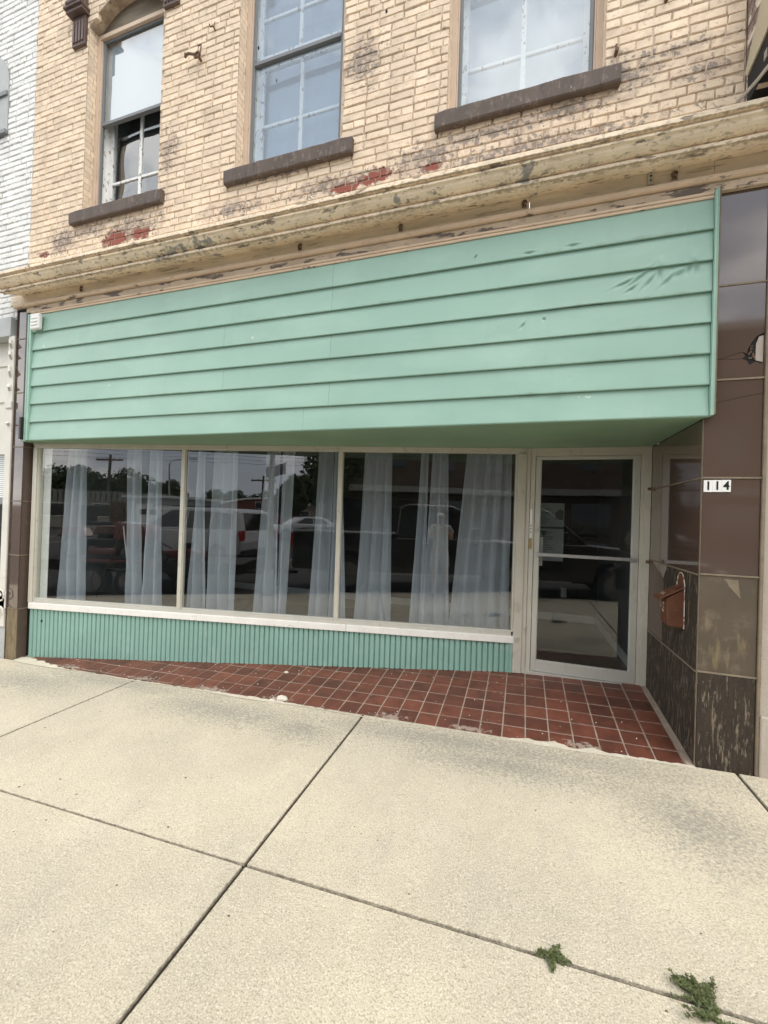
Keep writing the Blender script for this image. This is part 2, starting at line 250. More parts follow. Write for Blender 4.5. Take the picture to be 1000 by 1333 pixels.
m_rim = mat('wheel_rim', (.22, .22, .22), .35, .05, 10, metal=.7)
def paint(n, c): return mat(n, c, .25, .02, 2, bump=0, coat=.8)
m_silver = paint('silver_car_paint', (.50, .51, .50)); m_blackcar = paint('black_truck_paint', (.012, .012, .013)); m_whitecar = paint('white_car_paint', (.75, .75, .74)); m_redp = paint('red_machine_paint', (.17, .015, .012))
m_lampred = mat('red_tail_lamp', (.35, .01, .01), .2, 0, 1, bump=0); m_lampw = mat('clear_head_lamp', (.7, .7, .7), .15, 0, 1, bump=0)

# ---------------------------------------------------------------- builders
class MB:
    def __init__(s, T=None): s.v = []; s.f = []; s.T = T; s.smooth = False
    def add(s, vs, fs):
        n = len(s.v); s.v += [tuple(s.T(*p)) if s.T else tuple(p) for p in vs]; s.f += [tuple(i + n for i in f) for f in fs]
    def box(s, x0, x1, y0, y1, z0, z1, sh=None):
        vs = [(x, y, z) for z in (z0, z1) for y in (y0, y1) for x in (x0, x1)]
        if sh: vs = [(x, y, z + sh(x)) for x, y, z in vs]
        s.add(vs, [(0, 2, 3, 1), (4, 5, 7, 6), (0, 1, 5, 4), (2, 6, 7, 3), (0, 4, 6, 2), (1, 3, 7, 5)])
    def quad(s, a, b, c, d): s.add([a, b, c, d], [(0, 1, 2, 3)])
    def prism(s, poly, d):                       # planar polygon + offset vector
        n = len(poly); q = [tuple(Vector(p) + Vector(d)) for p in poly]
        s.add(list(poly) + q, [tuple(range(n))[::-1], tuple(range(n, 2 * n))] + [(i, (i + 1) % n, n + (i + 1) % n, n + i) for i in range(n)])
    def loft(s, rings, caps=True, closed=True):
        n = len(rings[0]); vs = [p for r in rings for p in r]; fs = []
        for k in range(len(rings) - 1):
            for i in range(n if closed else n - 1):
                j = (i + 1) % n; fs.append((k * n + i, k * n + j, (k + 1) * n + j, (k + 1) * n + i))
        if caps: fs += [tuple(range(n))[::-1], tuple(range((len(rings) - 1) * n, len(rings) * n))]
        s.add(vs, fs)
    def tube(s, path, r, n=8, closed=False):
        path = [Vector(p) for p in path]; rings = []
        for i, p in enumerate(path):
            a = path[max(0, i - 1)]; b = path[min(len(path) - 1, i + 1)]; t = (b - a).normalized()
            up = Vector((0, 0, 1)) if abs(t.z) < .9 else Vector((1, 0, 0))
            e = t.cross(up).normalized(); g = e.cross(t)
            rr = r[i] if isinstance(r, (list, tuple)) else r
            rings.append([tuple(p + rr * (math.cos(2 * math.pi * k / n) * e + math.sin(2 * math.pi * k / n) * g)) for k in range(n)])
        s.loft(rings)
    def cyl(s, c, axis, r, h, n=20, r2=None):
        a = Vector(axis).normalized(); c = Vector(c)
        s.tube([c, c + a * h], [r, r if r2 is None else r2], n)
    def sphere(s, c, r, n=12, m=8, sc=(1, 1, 1)):
        vs = []; fs = []
        for i in range(m + 1):
            th = math.pi * i / m
            for k in range(n):
                ph = 2 * math.pi * k / n; vs.append((c[0] + r * sc[0] * math.sin(th) * math.cos(ph), c[1] + r * sc[1] * math.sin(th) * math.sin(ph), c[2] + r * sc[2] * math.cos(th)))
        for i in range(m):
            for k in range(n):
                fs.append((i * n + k, (i + 1) * n + k, (i + 1) * n + (k + 1) % n, i * n + (k + 1) % n))
        s.add(vs, fs)
    def mesh(s, name, mt):
        me = bpy.data.meshes.new(name); me.from_pydata(s.v, [], s.f)
        me.materials.append(mt)
        bm = bmesh.new(); bm.from_mesh(me); bmesh.ops.recalc_face_normals(bm, faces=bm.faces); bm.to_mesh(me); bm.free()
        if s.smooth:
            me.polygons.foreach_set('use_smooth', [True] * len(me.polygons))
        me.update(); return me
    def build(s, name, mt, parent=None, smooth=False, origin=None):
        s.smooth = smooth
        if origin is not None: s.v = [(x - origin[0], y - origin[1], z - origin[2]) for x, y, z in s.v]
        o = bpy.data.objects.new(name, s.mesh(name, mt)); COL.objects.link(o)
        if origin is not None: o.location = origin
        if parent is not None:
            o.parent = parent
            if origin is not None: pass
        return o
def bevel(o, w=.003, seg=2, ang=30):
    md = o.modifiers.new('bevel', 'BEVEL'); md.width = w; md.segments = seg; md.limit_method = 'ANGLE'; md.angle_limit = math.radians(ang); return o
def tag(o, label=None, cat=None, group=None, kind=None):
    if label: o['label'] = label
    if cat: o['category'] = cat
    if group: o['group'] = group
    if kind: o['kind'] = kind
    return o
def empty(name, loc=(0, 0, 0), label=None, cat=None, group=None, rz=0):
    o = bpy.data.objects.new(name, None); o.empty_display_size = .1; COL.objects.link(o); o.location = loc; o.rotation_euler = (0, 0, rz)
    return tag(o, label, cat, group)
def children(o): return [c for c in list(bpy.data.objects) if c.parent == o]
def copy_tree(o, parent=None, kids=None):
    c = o.copy(); COL.objects.link(c); c.parent = parent
    for ch in children(o): copy_tree(ch, c)
    return c
def skin(name, verts, edges, radii, mt, parent=None, sub=2):
    me = bpy.data.meshes.new(name); me.from_pydata(verts, edges, []); o = bpy.data.objects.new(name, me); COL.objects.link(o)
    o.modifiers.new('skin', 'SKIN'); sd_ = me.skin_vertices[0].data if me.skin_vertices else None
    if sd_ is None:
        bm = bmesh.new(); bm.from_mesh(me); bm.verts.layers.skin.verify(); bm.to_mesh(me); bm.free(); sd_ = me.skin_vertices[0].data
    for i, r in enumerate(radii):
        sd_[i].radius = (r, r) if isinstance(r, (int, float)) else r; sd_[i].use_root = (i == 0)
    su = o.modifiers.new('sub', 'SUBSURF'); su.levels = sub; su.render_levels = sub
    bpy.context.view_layer.update(); dg = bpy.context.evaluated_depsgraph_get()
    me2 = bpy.data.meshes.new_from_object(o.evaluated_get(dg)); o.modifiers.clear(); o.data = me2
    me2.materials.clear(); me2.materials.append(mt)
    me2.polygons.foreach_set('use_smooth', [True] * len(me2.polygons))
    if parent: o.parent = parent
    return o

SX = .034
def gz(x, y=0): return H - 1.5415 + SX * max(-13, min(9, x))           # pavement level
def road_z(x, y):                                                             # road level: the side slope dies out across the street
    k = 1 if y > -2.5 else max(.12, 1 - (-2.5 - y) / 5.0)
    return H - 1.5415 - .14 + SX * max(-13, min(9, x)) * k
def tz(x, y): return H - 1.5415 + SX * x + .097 * (y - 3.08)           # tiled entry slopes up to the door
YF = 3.08
WA = Vector((-5.17, 3.18, 0)); WB = Vector((.06, 4.127, 0)); WU = (WB - WA).normalized(); WN = Vector((-WU.y, WU.x, 0)); WL = (WB - WA).length
def WT(s_, d, z):
    p = WA + WU * s_ + WN * d; return (p.x, p.y, z)
def sx_(X): return (X - WA.x) / WU.x

# ================================================================= GROUND
mb = MB()
xs = [-400, -60, -13, -6, 0, 9, 40, 400]
for a, b in zip(xs, xs[1:]):
    for y0, y1 in ((-400, -7), (-7, -5.5), (-5.5, -4), (-4, -2.5), (-2.5, -.42)):
        mb.quad((a, y0, road_z(a, y0)), (b, y0, road_z(b, y0)), (b, y1, road_z(b, y1)), (a, y1, road_z(a, y1)))
tag(mb.build('road', m_asph), kind='structure')
mb = MB()
for a, b in zip(xs, xs[1:]):
    mb.quad((a, -.42, gz(a) - .16), (b, -.42, gz(b) - .16), (b, 400, gz(b) - .16), (a, 400, gz(a) - .16))
tag(mb.build('ground', m_kerb), kind='structure')
mb = MB()
for a, b in ((-5, -1.9),):
    pass
for k in range(9):
    x0 = -24 + k * 2.75
    mb.quad((x0, -15.5, road_z(x0, -12) + .004), (x0 + .1, -15.5, road_z(x0 + .1, -12) + .004), (x0 + .1, -11, road_z(x0 + .1, -12) + .004), (x0, -11, road_z(x0, -12) + .004))
tag(mb.build('parking_stripes', m_stripe), kind='structure')
mb = MB()
for a, b in ((-13, -9), (-9, -5), (-5, -1), (-1, 3), (3, 9)):
    mb.box(a + .004, b - .004, -.42, -.275, -.14, 0, sh=gz)
bevel(tag(mb.build('kerb', m_kerb), kind='structure'), .015)
# pavement: filler sheet with separate slabs on it
mb = MB()
for a, b in zip([-13, -6, 0, 9], [-6, 0, 9]):
    mb.quad((a, -.275, gz(a) - .014), (b, -.275, gz(b) - .014), (b, YF + .1, gz(b) - .014), (a, YF + .1, gz(a) - .014))
walk = tag(mb.build('sidewalk', m_joint), kind='structure')
SXL = [-12.9, -10.3, -7.95, -5.79, -3.445, -1.115, 1.305, 3.7, 6.1, 8.9]
SYL = [-.275, .14, 1.585, 3.075]
for i in range(len(SXL) - 1):
    for j in range(3):
        x0, x1 = SXL[i] + .0085, SXL[i + 1] - .0085; y0, y1 = SYL[j] + (.0065 if j else 0), SYL[j + 1] - .0065
        dz = random.uniform(-.0015, .0015); n = 10
        mb = MB()
        # gently wavering edges, chamfered rim
        def ring(ins, dzz):
            P = []
            for k in range(n): P.append((x0 + (x1 - x0) * k / n, y0))
            for k in range(n): P.append((x1, y0 + (y1 - y0) * k / n))
            for k in range(n): P.append((x1 - (x1 - x0) * k / n, y1))
            for k in range(n): P.append((x0, y1 - (y1 - y0) * k / n))
            rg = random.Random(i * 10 + j); R = []
            for (x, y) in P:
                jx, jy = rg.uniform(-.0014, .0014), rg.uniform(-.0014, .0014)
                xx = x + jx; yy = y + jy
                xx = min(max(xx, x0 + ins), x1 - ins); yy = min(max(yy, y0 + ins), y1 - ins)
                R.append((xx, yy, gz(xx) + dz + dzz))
            return R
        mb.loft([ring(0, -.02), ring(0, -.003), ring(.003, 0)])
        mb.build('slab', m_conc, walk)
# irregular pale concrete lip lapping over the tile edge
mb = MB(); pts = []; X = -5.19
rl = random.Random(3)
while X < 1.09:
    e = 3.066 + .012 * math.sin(X * 2.1) + rl.uniform(-.008, .010)
    for (cx_, w_, a_) in ((.12, .06, .03), (.27, .07, .035), (.40, .03, -.02), (-1.88, .05, .02), (.52, .05, .03)):
        e += a_ * math.exp(-((X - cx_) / w_) ** 2)
    if X < -4.5: e += .07 * min(1, (-4.5 - X) / .5) + rl.uniform(-.01, .02)
    pts.append((X, e)); X += rl.uniform(.02, .05)
pts.append((1.09, 3.08))
vs = []; fs = []
for k, (x, e) in enumerate(pts):
    vs += [(x, 3.035 - .01 * math.sin(x * 5), gz(x) + .0035), (x, e - .012, tz(x, e) + .005), (x, e, tz(x, e) + .001)]
    if k: a = 3 * (k - 1); b = 3 * k; fs += [(a, b, b + 1, a + 1), (a + 1, b + 1, b + 2, a + 2)]
mb.add(vs, fs); mb.build('mortar_lip', m_lip, walk)

# ---------------------------------------------------------------- tiled entry
mb = MB()
P = [(-5.2, 3.05), (1.10, 3.05), (1.10, 4.16), (.05, 4.16), (-5.2, 3.23)]
mb.prism([(x, y, tz(x, y) - .05) for x, y in P], (0, 0, .05 - .0035))
floor_t = tag(mb.build('tiled_entry', m_grout), kind='structure')
def clip(poly, nx, ny, c):                     # keep nx*x+ny*y<=c
    o = []
    for i in range(len(poly)):
        a, b = poly[i], poly[(i + 1) % len(poly)]; da = nx * a[0] + ny * a[1] - c; db = nx * b[0] + ny * b[1] - c
        if da <= 0: o.append(a)
        if (da < 0) != (db < 0) and abs(da - db) > 1e-9:
            t = da / (da - db); o.append((a[0] + (b[0] - a[0]) * t, a[1] + (b[1] - a[1]) * t))
    return o
th = -.0098; PT = .1588; TX0, TY0 = .1030, 4.1735
wn = Vector((WN.x, WN.y)); wc = wn.dot(Vector((WA.x, WA.y)))
for i in range(-35, 8):
    for j in range(-1, 8):
        g = .0052
        q = []
        for (a, b) in ((i * PT + g, -(j + 1) * PT + g), ((i + 1) * PT - g, -(j + 1) * PT + g), ((i + 1) * PT - g, -j * PT - g), (i * PT + g, -j * PT - g)):
            q.append((TX0 + a * math.cos(th) - b * math.sin(th), TY0 + a * math.sin(th) + b * math.cos(th)))
        q = clip(q, 0, -1, -3.045); 
        if q: q = clip(q, 1, 0, 1.045)
        if q: q = clip(q, -1, 0, 5.05)
        cx_ = sum(p[0] for p in q) / len(q) if q else 0
        if q:
            if cx_ < .06: q = clip(q, wn.x, wn.y, wc - .002)
            else: q = clip(q, 0, 1, 4.118)
        if len(q) < 3: continue
        ar = abs(sum(q[k][0] * q[(k + 1) % len(q)][1] - q[(k + 1) % len(q)][0] * q[k][1] for k in range(len(q)))) / 2
        if ar < .0006: continue
        cxx = sum(p[0] for p in q) / len(q); cyy = sum(p[1] for p in q) / len(q); dz = random.uniform(-.0012, .0012); tx, ty = random.uniform(-.01, .01), random.uniform(-.01, .01)
        def lv(p, ins, dd):
            x = cxx + (p[0] - cxx) * ins; y = cyy + (p[1] - cyy) * ins; return (x, y, tz(x, y) + dz + dd + tx * (x - cxx) + ty * (y - cyy))
        mb = MB(); mb.loft([[lv(p, 1, -.02) for p in q], [lv(p, 1, -.0015) for p in q], [lv(p, .965, .0005) for p in q]])
        mb.build('tile', m_tile, floor_t)
mb = MB(); mb.prism([(1.050, 3.07, tz(1.05, 3.07)), (1.09, 3.07, tz(1.09, 3.07)), (1.09, 4.12, tz(1.09, 4.12)), (1.050, 4.12, tz(1.05, 4.12))], (0, 0, .004)); mb.build('cement_fillet', m_grout, floor_t)

# ================================================================= THE COMMERCIAL BUILDING
bld = empty('commercial_building', (-2, YF, gz(-2)), 'cream painted brick commercial building with seafoam green siding over its display window and door', 'building')
bld.location = (0, 0, 0)
ZB0, ZB1 = zz(2.50), zz(6.3)
XL, XR = -5.23, 1.262
OPS = [(-4.44, -3.43), (-2.53, -1.49), (-.605, .47)]
OZ0, OSPR = zz(3.09), zz(5.03)
def arch(x, c, hw, rise=.24): 
    t = (x - c) / hw
    return OSPR + rise * (1 - t * t) if abs(t) < 1 else OSPR
# backing wall with openings: built as columns of boxes
mb = MB()
edges_x = [XL] + [v for o_ in OPS for v in o_] + [XR]
for k in range(0, len(edges_x), 2): mb.box(edges_x[k], edges_x[k + 1], YF + .007, YF + .32, ZB0, ZB1)
for (a, b) in OPS:
    mb.box(a, b, YF + .007, YF + .32, ZB0, OZ0 - .01)
    c, hw = (a + b) / 2, (b - a) / 2; n = 12
    for k in range(n):
        x0 = a + (b - a) * k / n; x1 = a + (b - a) * (k + 1) / n
        mb.add([(x0, YF + .007, arch(x0, c, hw)), (x1, YF + .007, arch(x1, c, hw)), (x1, YF + .007, ZB1), (x0, YF + .007, ZB1),
                (x0, YF + .32, arch(x0, c, hw)), (x1, YF + .32, arch(x1, c, hw)), (x1, YF + .32, ZB1), (x0, YF + .32, ZB1)],
               [(0, 1, 2, 3), (4, 7, 6, 5), (0, 4, 5, 1), (3, 2, 6, 7)])
wallp = mb.build('brick_wall', m_mortar, bld)

def brick_mesh(L, Hh, D, jit, mt, rg):
    mb = MB(); j = lambda a=jit: rg.uniform(-a, a)
    hw, hh = L / 2, Hh / 2; cor = [(-hw, -hh), (hw, -hh), (hw, hh), (-hw, hh)]
    jj = [(j(), j()) for _ in range(4)]
    r = .006
    def rg_(ins, y): return [(x + a - math.copysign(ins, x), y, z + b - math.copysign(ins, z)) for (x, z), (a, b) in zip(cor, jj)]
    f = rg_(r, 0); f = [(x, y + j(.0016), z) for x, y, z in f]
    mb.loft([rg_(0, D), rg_(0, .008), rg_(.003, .0022), f], caps=False); n = 12; mb.add([], [])
    mb.f.append((12, 13, 14, 15))
    return mb
def lay(x0, x1, z0, z1, ops, course, blen, joint, header_every, rg, quoin=0):
    res = []; row = 0; z = z0
    while z < z1 - .02:
        off = (row % 2) * blen / 2 + rg.uniform(-.012, .012); hdr = header_every and row % header_every == 3
        L = blen / 2 if hdr else blen
        x = x0 - (off if not hdr else rg.uniform(0, L)); spans = []
        while x < x1:
            l2 = L
            if not hdr and rg.random() < .06: l2 = L / 2
            spans.append((max(x, x0), min(x + l2, x1))); x += l2
        zm = z + course / 2
        for a, b in spans:
            segs = [(a, b)]
            for (oa, ob, fz0, fz1) in ops:
                ns_ = []
                for s0, s1 in segs:
                    if fz0 < zm < fz1((s0 + s1) / 2):
                        if s1 <= oa or s0 >= ob: ns_.append((s0, s1))
                        else:
                            if s0 < oa - .03: ns_.append((s0, oa))
                            if s1 > ob + .03: ns_.append((ob, s1))
                    else: ns_.append((s0, s1))
                segs = ns_
            for s0, s1 in segs:
                if s1 - s0 > .035: res.append(((s0 + s1) / 2, zm, s1 - s0 - joint, course - joint * .85))
        z += course; row += 1
    return res
rg = random.Random(11)
ops = [(a, b, OZ0, (lambda x, c=(a + b) / 2, hw=(b - a) / 2: arch(x, c, hw) + .01)) for a, b in OPS]
bricks = lay(XL, XR, zz(2.505), ZB1, ops, 0.0643, .203, .0078, 7, rg)
rV, uV, fV = Vector(r_), Vector(u_), Vector(f_)
def area_in_view(x, y, z):
    d = Vector((x, y, z - H)); dep = d.dot(fV)
    if dep < .1: return 0
    px = 500 + 537.56 * d.dot(rV) / dep; py = 666.5 - 537.56 * d.dot(uV) / dep
    return 0 if (px < 0 or px > 1000 or py < 0 or z < zz(2.62)) else 1 / dep ** 2 * (1 + .3 * min(1, py / 350))
def set_bricks(bricks, y, parent, mt, mt_s, nmax, rg):
    scored = sorted(bricks, key=lambda b: -area_in_view(b[0], y, b[1]) * b[2])
    near = [b for b in scored[:nmax] if area_in_view(b[0], y, b[1]) > 0]; far = scored[len(near):]
    cache = {}
    for (x, z, L, h_) in near:
        key = (round(L, 2), rg.randrange(5))
        if key not in cache: cache[key] = brick_mesh(key[0] if abs(key[0] - L) < .004 else L, h_, .05, .0034, mt, rg).mesh('brick', mt)
        me = cache[key]
        o = bpy.data.objects.new('brick', me); COL.objects.link(o); o.parent = parent
        o.location = (x, y + rg.uniform(-.003, .003), z); o.rotation_euler = (rg.uniform(-.012, .012), rg.uniform(-.006, .006), rg.uniform(-.01, .01)); o.scale = (L / key[0], 1, 1)
    mb = MB()
    for (x, z, L, h_) in far:
        b = brick_mesh(L, h_, .04, .0034, mt, rg); dy = rg.uniform(-.0022, .0022)
        mb.add([(a + x, c + y + dy, d + z) for a, c, d in b.v], b.f)
    if far: tag(mb.build('brick_field', mt_s, parent), kind='stuff')
set_bricks(bricks, YF, wallp, m_brick, m_brick_s, 300, rg)
# brick reveals of the windows (left jambs show)
mb = MB()
for (a, b) in OPS:
    z = OZ0 - .02; k = 0
    while z < OSPR + .05:
        for (xx, sgn) in ((a, 1), (b, -1)):
            y0 = YF + .012; 
            d = .085 if k % 2 else .055
            for (p0, p1) in ((y0, y0 + d), (y0 + d + .008, YF + .125)):
                if p1 - p0 > .01: mb.box(xx if sgn > 0 else xx - .0015, xx + .0015 if sgn > 0 else xx, p0, p1, z + .004, z + .0616)
        z += 0.0643; k += 1
mb.build('reveal_bricks', m_brick_s, wallp)
tag(wallp.children[-1] if False else bpy.data.objects['reveal_bricks'], kind='stuff')

# sills
for k, (x0, x1) in enumerate(((-4.56, -3.335), (-2.61, -1.365), (-.69, .563))):
    mb = MB(); n = 14; rs = random.Random(k)
    rings = []
    for i in range(n + 1):
        x = x0 + (x1 - x0) * i / n; c = rs.uniform(0, .005); t = rs.uniform(0, .004)
        if i in (0, n): c += .006
        rings.append([(x, YF + .11, zz(2.93)), (x, 3.035 + t, zz(2.928)), (x, 3.030 + t, zz(2.935) + c), (x, 3.028 + t, zz(3.045) - c), (x, 3.034 + t, zz(3.055) - c), (x, YF + .11, zz(3.085))])
    mb.loft(rings); mb.build('window_sill', m_sill, bld)
# hood mould label stops with fluting, and arch mouldings above the frame
for k, (a, b) in enumerate(OPS):
    c, hw = (a + b) / 2, (b - a) / 2
    for (x0, x1) in ((a - .215, a - .005), (b + .005, b + .215)):
        mb = MB(); y0 = YF - .03
        mb.box(x0 + .02, x1 - .01, y0, YF + .004, zz(4.83), zz(5.14))
        for f in range(4): mb.box(x0 + .035 + f * .043, x0 + .060 + f * .043, y0 - .012, y0, zz(4.86), zz(5.08))
        mb.box(x0 - .01, x1 + .012, y0 - .055, YF + .004, zz(5.14), zz(5.175)); mb.box(x0 - .025, x1 + .02, y0 - .075, YF + .004, zz(5.175), zz(5.205))
        mb.cyl((x0 + .02, y0 - .06, zz(5.215)), (1, 0, 0), .028, .16, 12)
        mb.box(x0 + .02, x1 - .01, y0 - .01, YF + .004, zz(5.205), zz(5.36))
        for f in range(3): mb.box(x0 + .04 + f * .055, x0 + .07 + f * .055, y0 - .03, y0 - .01, zz(5.22), zz(5.36))
        bevel(mb.build('label_stop', m_iron, bld), .004)
    mb = MB(); ring = []
    for i in range(17):
        t = -1.42 + 2.84 * i / 16; x = c + hw * t; zc = zz(5.34) + .27 * (1 - (t / 1.42) ** 2)
        ring.append([(x, YF + .004, zc), (x, YF - .05, zc), (x, YF - .075, zc + .03), (x, YF - .075, zc + .08), (x, YF - .05, zc + .11), (x, YF + .004, zc + .12)])
    mb.loft(ring); mb.build('hood_mould', m_iron, bld)

# windows
m_trim = mat('tan_brickmould', (.60, .47, .36), .6, .08, 5, layers=[dict(c=(.3, .23, .16), s=26, lo=.6, hi=.7, a=.5, st=(1, 1, .4))])
m_archw = mat('brown_arch_panel', (.20, .165, .12), .8, .3, 8, stretch=(.4, 1, 2.5), bump=.6)
m_slot = mat('grey_storm_rail', (.17, .18, .19), .5, .08, 8)
m_haze = mat('milky_pulled_shade', (.58, .63, .65), .7, .05, 1.5, bump=.05)
def upper_window(k, a, b):
    c, hw = (a + b) / 2, (b - a) / 2
    yt = YF + .10
    z0, z1 = zz(3.083), OSPR
    mb = MB(); t = .045                                  # brickmould round the opening
    mb.box(a, a + t, yt, yt + .05, z0, z1); mb.box(b - t, b, yt, yt + .05, z0, z1); mb.box(a + t, b - t, yt, yt + .05, z1 - t, z1)
    mb.box(a + t, a + t + .012, yt + .012, yt + .06, z0, z1 - t); mb.box(b - t - .012, b - t, yt + .012, yt + .06, z0, z1 - t)
    fr = mb.build('window', m_trim, bld); bevel(fr, .003)
    mb = MB(); n = 12; top = [(c + hw * (-1 + 2 * i / n), yt + .02, arch(c + hw * (-1 + 2 * i / n) * .999, c, hw)) for i in range(n + 1)]
    mb.prism([(a, yt + .02, z1 - .001)] + top[1:-1] + [(b, yt + .02, z1 - .001)], (0, .05, 0)); mb.build('arch_panel', m_archw, fr)
    xa, xb = a + t + .014, b - t - .014; zm = {0: zz(4.06), 1: zz(4.12), 2: zz(4.25)}[k]; ys = yt + .028; r = .024
    mb = MB()                                            # storm frame: stiles and rails
    mb.box(xa, xa + r, ys, ys + .022, z0, z1 - t); mb.box(xb - r, xb, ys, ys + .022, z0, z1 - t)
    mb.box(xa + r, xb - r, ys, ys + .022, z1 - t - r, z1 - t)
    if k != 0: mb.box(xa + r, xb - r, ys, ys + .022, z0, z0 + r)
    mb.box(xa + r, xb - r, ys - .008, ys + .03, zm, zm + .032)
    bevel(mb.build('storm_frame', m_slot, fr), .002)
    mb = MB(); yg = ys + .012
    mb.quad((xa + r, yg, zm + .02), (xb - r, yg, zm + .02), (xb - r, yg, z1 - t - r), (xa + r, yg, z1 - t - r)); mb.build('pane', m_uglass, fr)
    if k != 0:
        mb = MB(); yg = ys + .018
        mb.quad((xa + r, yg, z0 + r), (xb - r, yg, z0 + r), (xb - r, yg, zm + .01), (xa + r, yg, zm + .01)); mb.build('pane', m_uglass, fr)
    # old wooden sashes behind, with centre bar and cross bars
    yi = ys + .10; mb = MB(); S = .055; zr = zz(4.22) if k else zz(4.34)
    def bar(x0, x1, zz0, zz1, dy=0, th=.035):
        mb.box(x0, x1, yi + dy, yi + dy + th, zz0, zz1)
    for (lo, hi, dy) in ((z0, zr, 0), (zr, z1 - .01, -.04)):
        bar(xa - .005, xa + S, lo, hi, dy); bar(xb - S, xb + .005, lo, hi, dy); bar(xa + S, xb - S, lo, lo + S * (1.2 if dy == 0 else .8), dy); bar(xa + S, xb - S, hi - .04, hi, dy)
        bar(c - .018, c + .018, lo + .04, hi - .04, dy + .004, .025)
        h3 = {0: [.34], 1: [.49], 2: [.45]}[k]
        for q in h3:
            zq = lo + (hi - lo) * q; bar(xa + S, c - .0182, zq - .014, zq + .014, dy + .004, .022); bar(c + .0182, xb - S, zq - .014, zq + .014, dy + .004, .022)
    o = mb.build('sash', m_whiteold, fr); bevel(o, .003)
    mb = MB()
    for (lo, hi, dy) in ((z0, zr, .015), (zr, z1, -.025)): mb.quad((xa, yi + dy, lo), (xb, yi + dy, lo), (xb, yi + dy, hi), (xa, yi + dy, hi))
    mb.build('old_glass', m_uglass2, fr)
    # linings
    mb = MB(); mb.box(a + t, a + t + .012, yt + .062, YF + .318, z0, z1 - t); mb.box(b - t - .012, b - t, yt + .062, YF + .318, z0, z1 - t)
    mb.build('jamb_lining', m_whiteold, fr)
    if k == 0:
        mb = MB(); mb.box(xa + .01, xb - .01, ys + .045, ys + .050, zz(4.10), z1 - .05); mb.build('pale_sheet', m_haze, fr)
        mb = MB(); mb.box(a - .1, b + .4, YF + .60, YF + .61, z0 - .5, z1 + .3); mb.box(a - .15, a - .1, YF + .325, YF + .61, z0 - .5, z1 + .3); mb.box(b + .4, b + .45, YF + .325, YF + .61, z0 - .5, z1 + .3); mb.box(a - .1, b + .4, YF + .325, YF + .6, z1 + .3, z1 + .35); mb.build('backing', m_intside, fr)
    else:
        mb = MB(); n = 20; yv = YF + .31; vs = []; fs = []
        for i in range(n + 1):
            x = a + .03 + (b - a - .06) * i / n; vs += [(x, yv + .01 * math.sin(i * 1.1), z0 - .05), (x, yv + .01 * math.sin(i * 1.1 + .4), z1)]
            if i: q = 2 * i; fs.append((q - 2, q, q + 1, q - 1))
        mb.add(vs, fs); mb.build('pale_sheet', m_skysheet, fr, smooth=True)  # added sheet, coloured to imitate the sky reflection in these panes
    return fr
for k, (a, b) in enumerate(OPS): upper_window(k, a, b)

# ---------------------------------------------------------------- cornice
def extr(prof, x0, x1, name, mt, n=40, wob=.002, m0=None, m1=None):
    mb = MB(); rings = []; rs = random.Random(len(name))
    for i in range(n + 1):
        f = i / n; w1 = rs.uniform(-wob, wob)
        ring = []
        for q, (y, z) in enumerate(prof):
            xa = m0[q] if m0 else x0
            ring.append((xa + (x1 - xa) * f, y + w1, zz(z) + w1 * .6))
        rings.append(ring)
    mb.loft(rings); return mb.build(name, mt, bld)
prof = [(3.10, 2.605), (2.86, 2.43), (2.796, 2.390), (2.788, 2.382), (2.788, 2.354), (2.818, 2.350), (2.820, 2.337), (2.804, 2.333), (2.806, 2.322), (2.822, 2.316), (2.830, 2.300), (2.846, 2.286), (2.866, 2.276), (2.896, 2.272), (2.898, 2.262), (2.878, 2.258), (2.880, 2.238), (2.912, 2.234), (2.914, 2.222), (2.928, 2.240), (3.045, 2.276), (3.10, 2.276)]
left = [-5.26 - max(0, (3.0 - y)) * .62 for y, z in prof]
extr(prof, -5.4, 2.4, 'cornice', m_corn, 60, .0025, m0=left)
# weathered frieze boards in lengths
for k, (x0, x1) in enumerate(((-5.44, -3.62), (-3.617, -2.01), (-2.007, .01), (.013, 1.10), (1.103, 2.4))):
    extr([(3.10, 2.30), (3.052, 2.288), (3.05, 2.285), (3.048, 2.19), (3.052, 2.186), (3.10, 2.186)], x0, x1, 'frieze_board', m_frieze, 14, .0015)
extr([(3.10, 2.182), (3.03, 2.180), (3.022, 2.172), (3.024, 2.150), (3.034, 2.142), (3.10, 2.142)], -5.36, 2.4, 'fascia_moulding', m_fascia, 30, .001)
extr([(3.10, 2.140), (3.052, 2.138), (3.052, 2.083), (3.10, 2.083)], -5.18, 2.4, 'fascia_band', m_band, 30, .001)
extr([(3.10, 2.082), (3.040, 2.080), (3.034, 2.074), (3.036, 2.062), (3.044, 2.058), (3.036, 2.052), (3.030, 2.042), (3.032, 2.034), (3.10, 2.034)], -5.09, 1.098, 'fascia_moulding', m_fascia, 30, .0008)

# ---------------------------------------------------------------- siding
sid = None
C0, CH = zz(.676), .1938                    # bottom course, course height
seams = {0: [-1.72], 1: [-1.49], 2: [-2.535], 3: [-1.49], 4: [-2.535], 5: [-1.49], 6: [-1.49]}
DENTS = [(.70, 1.59, .06, .012, .7), (.76, 1.56, .045, .012, .9), (.82, 1.60, .012, .05, 0), (.62, 1.57, .05, .010, .4), (.86, 1.55, .04, .012, .8), (.98, 1.61, .012, .05, -.3), (1.02, 1.60, .012, .04, .2), (.93, 1.585, .03, .02, .5), (.66, 1.525, .03, .01, .6),
         (-.01, 1.36, .02, .009, .9), (.02, 1.865, .03, .008, 0), (.30, 1.87, .03, .008, 0), (.13, 1.39, .008, .012, 0), (-.35, 1.90, .014, .006, .8), (-.73, .90, .02, .006, -.6), (.75, .80, .05, .02, 0), (.2, .82, .03, .01, .3)]
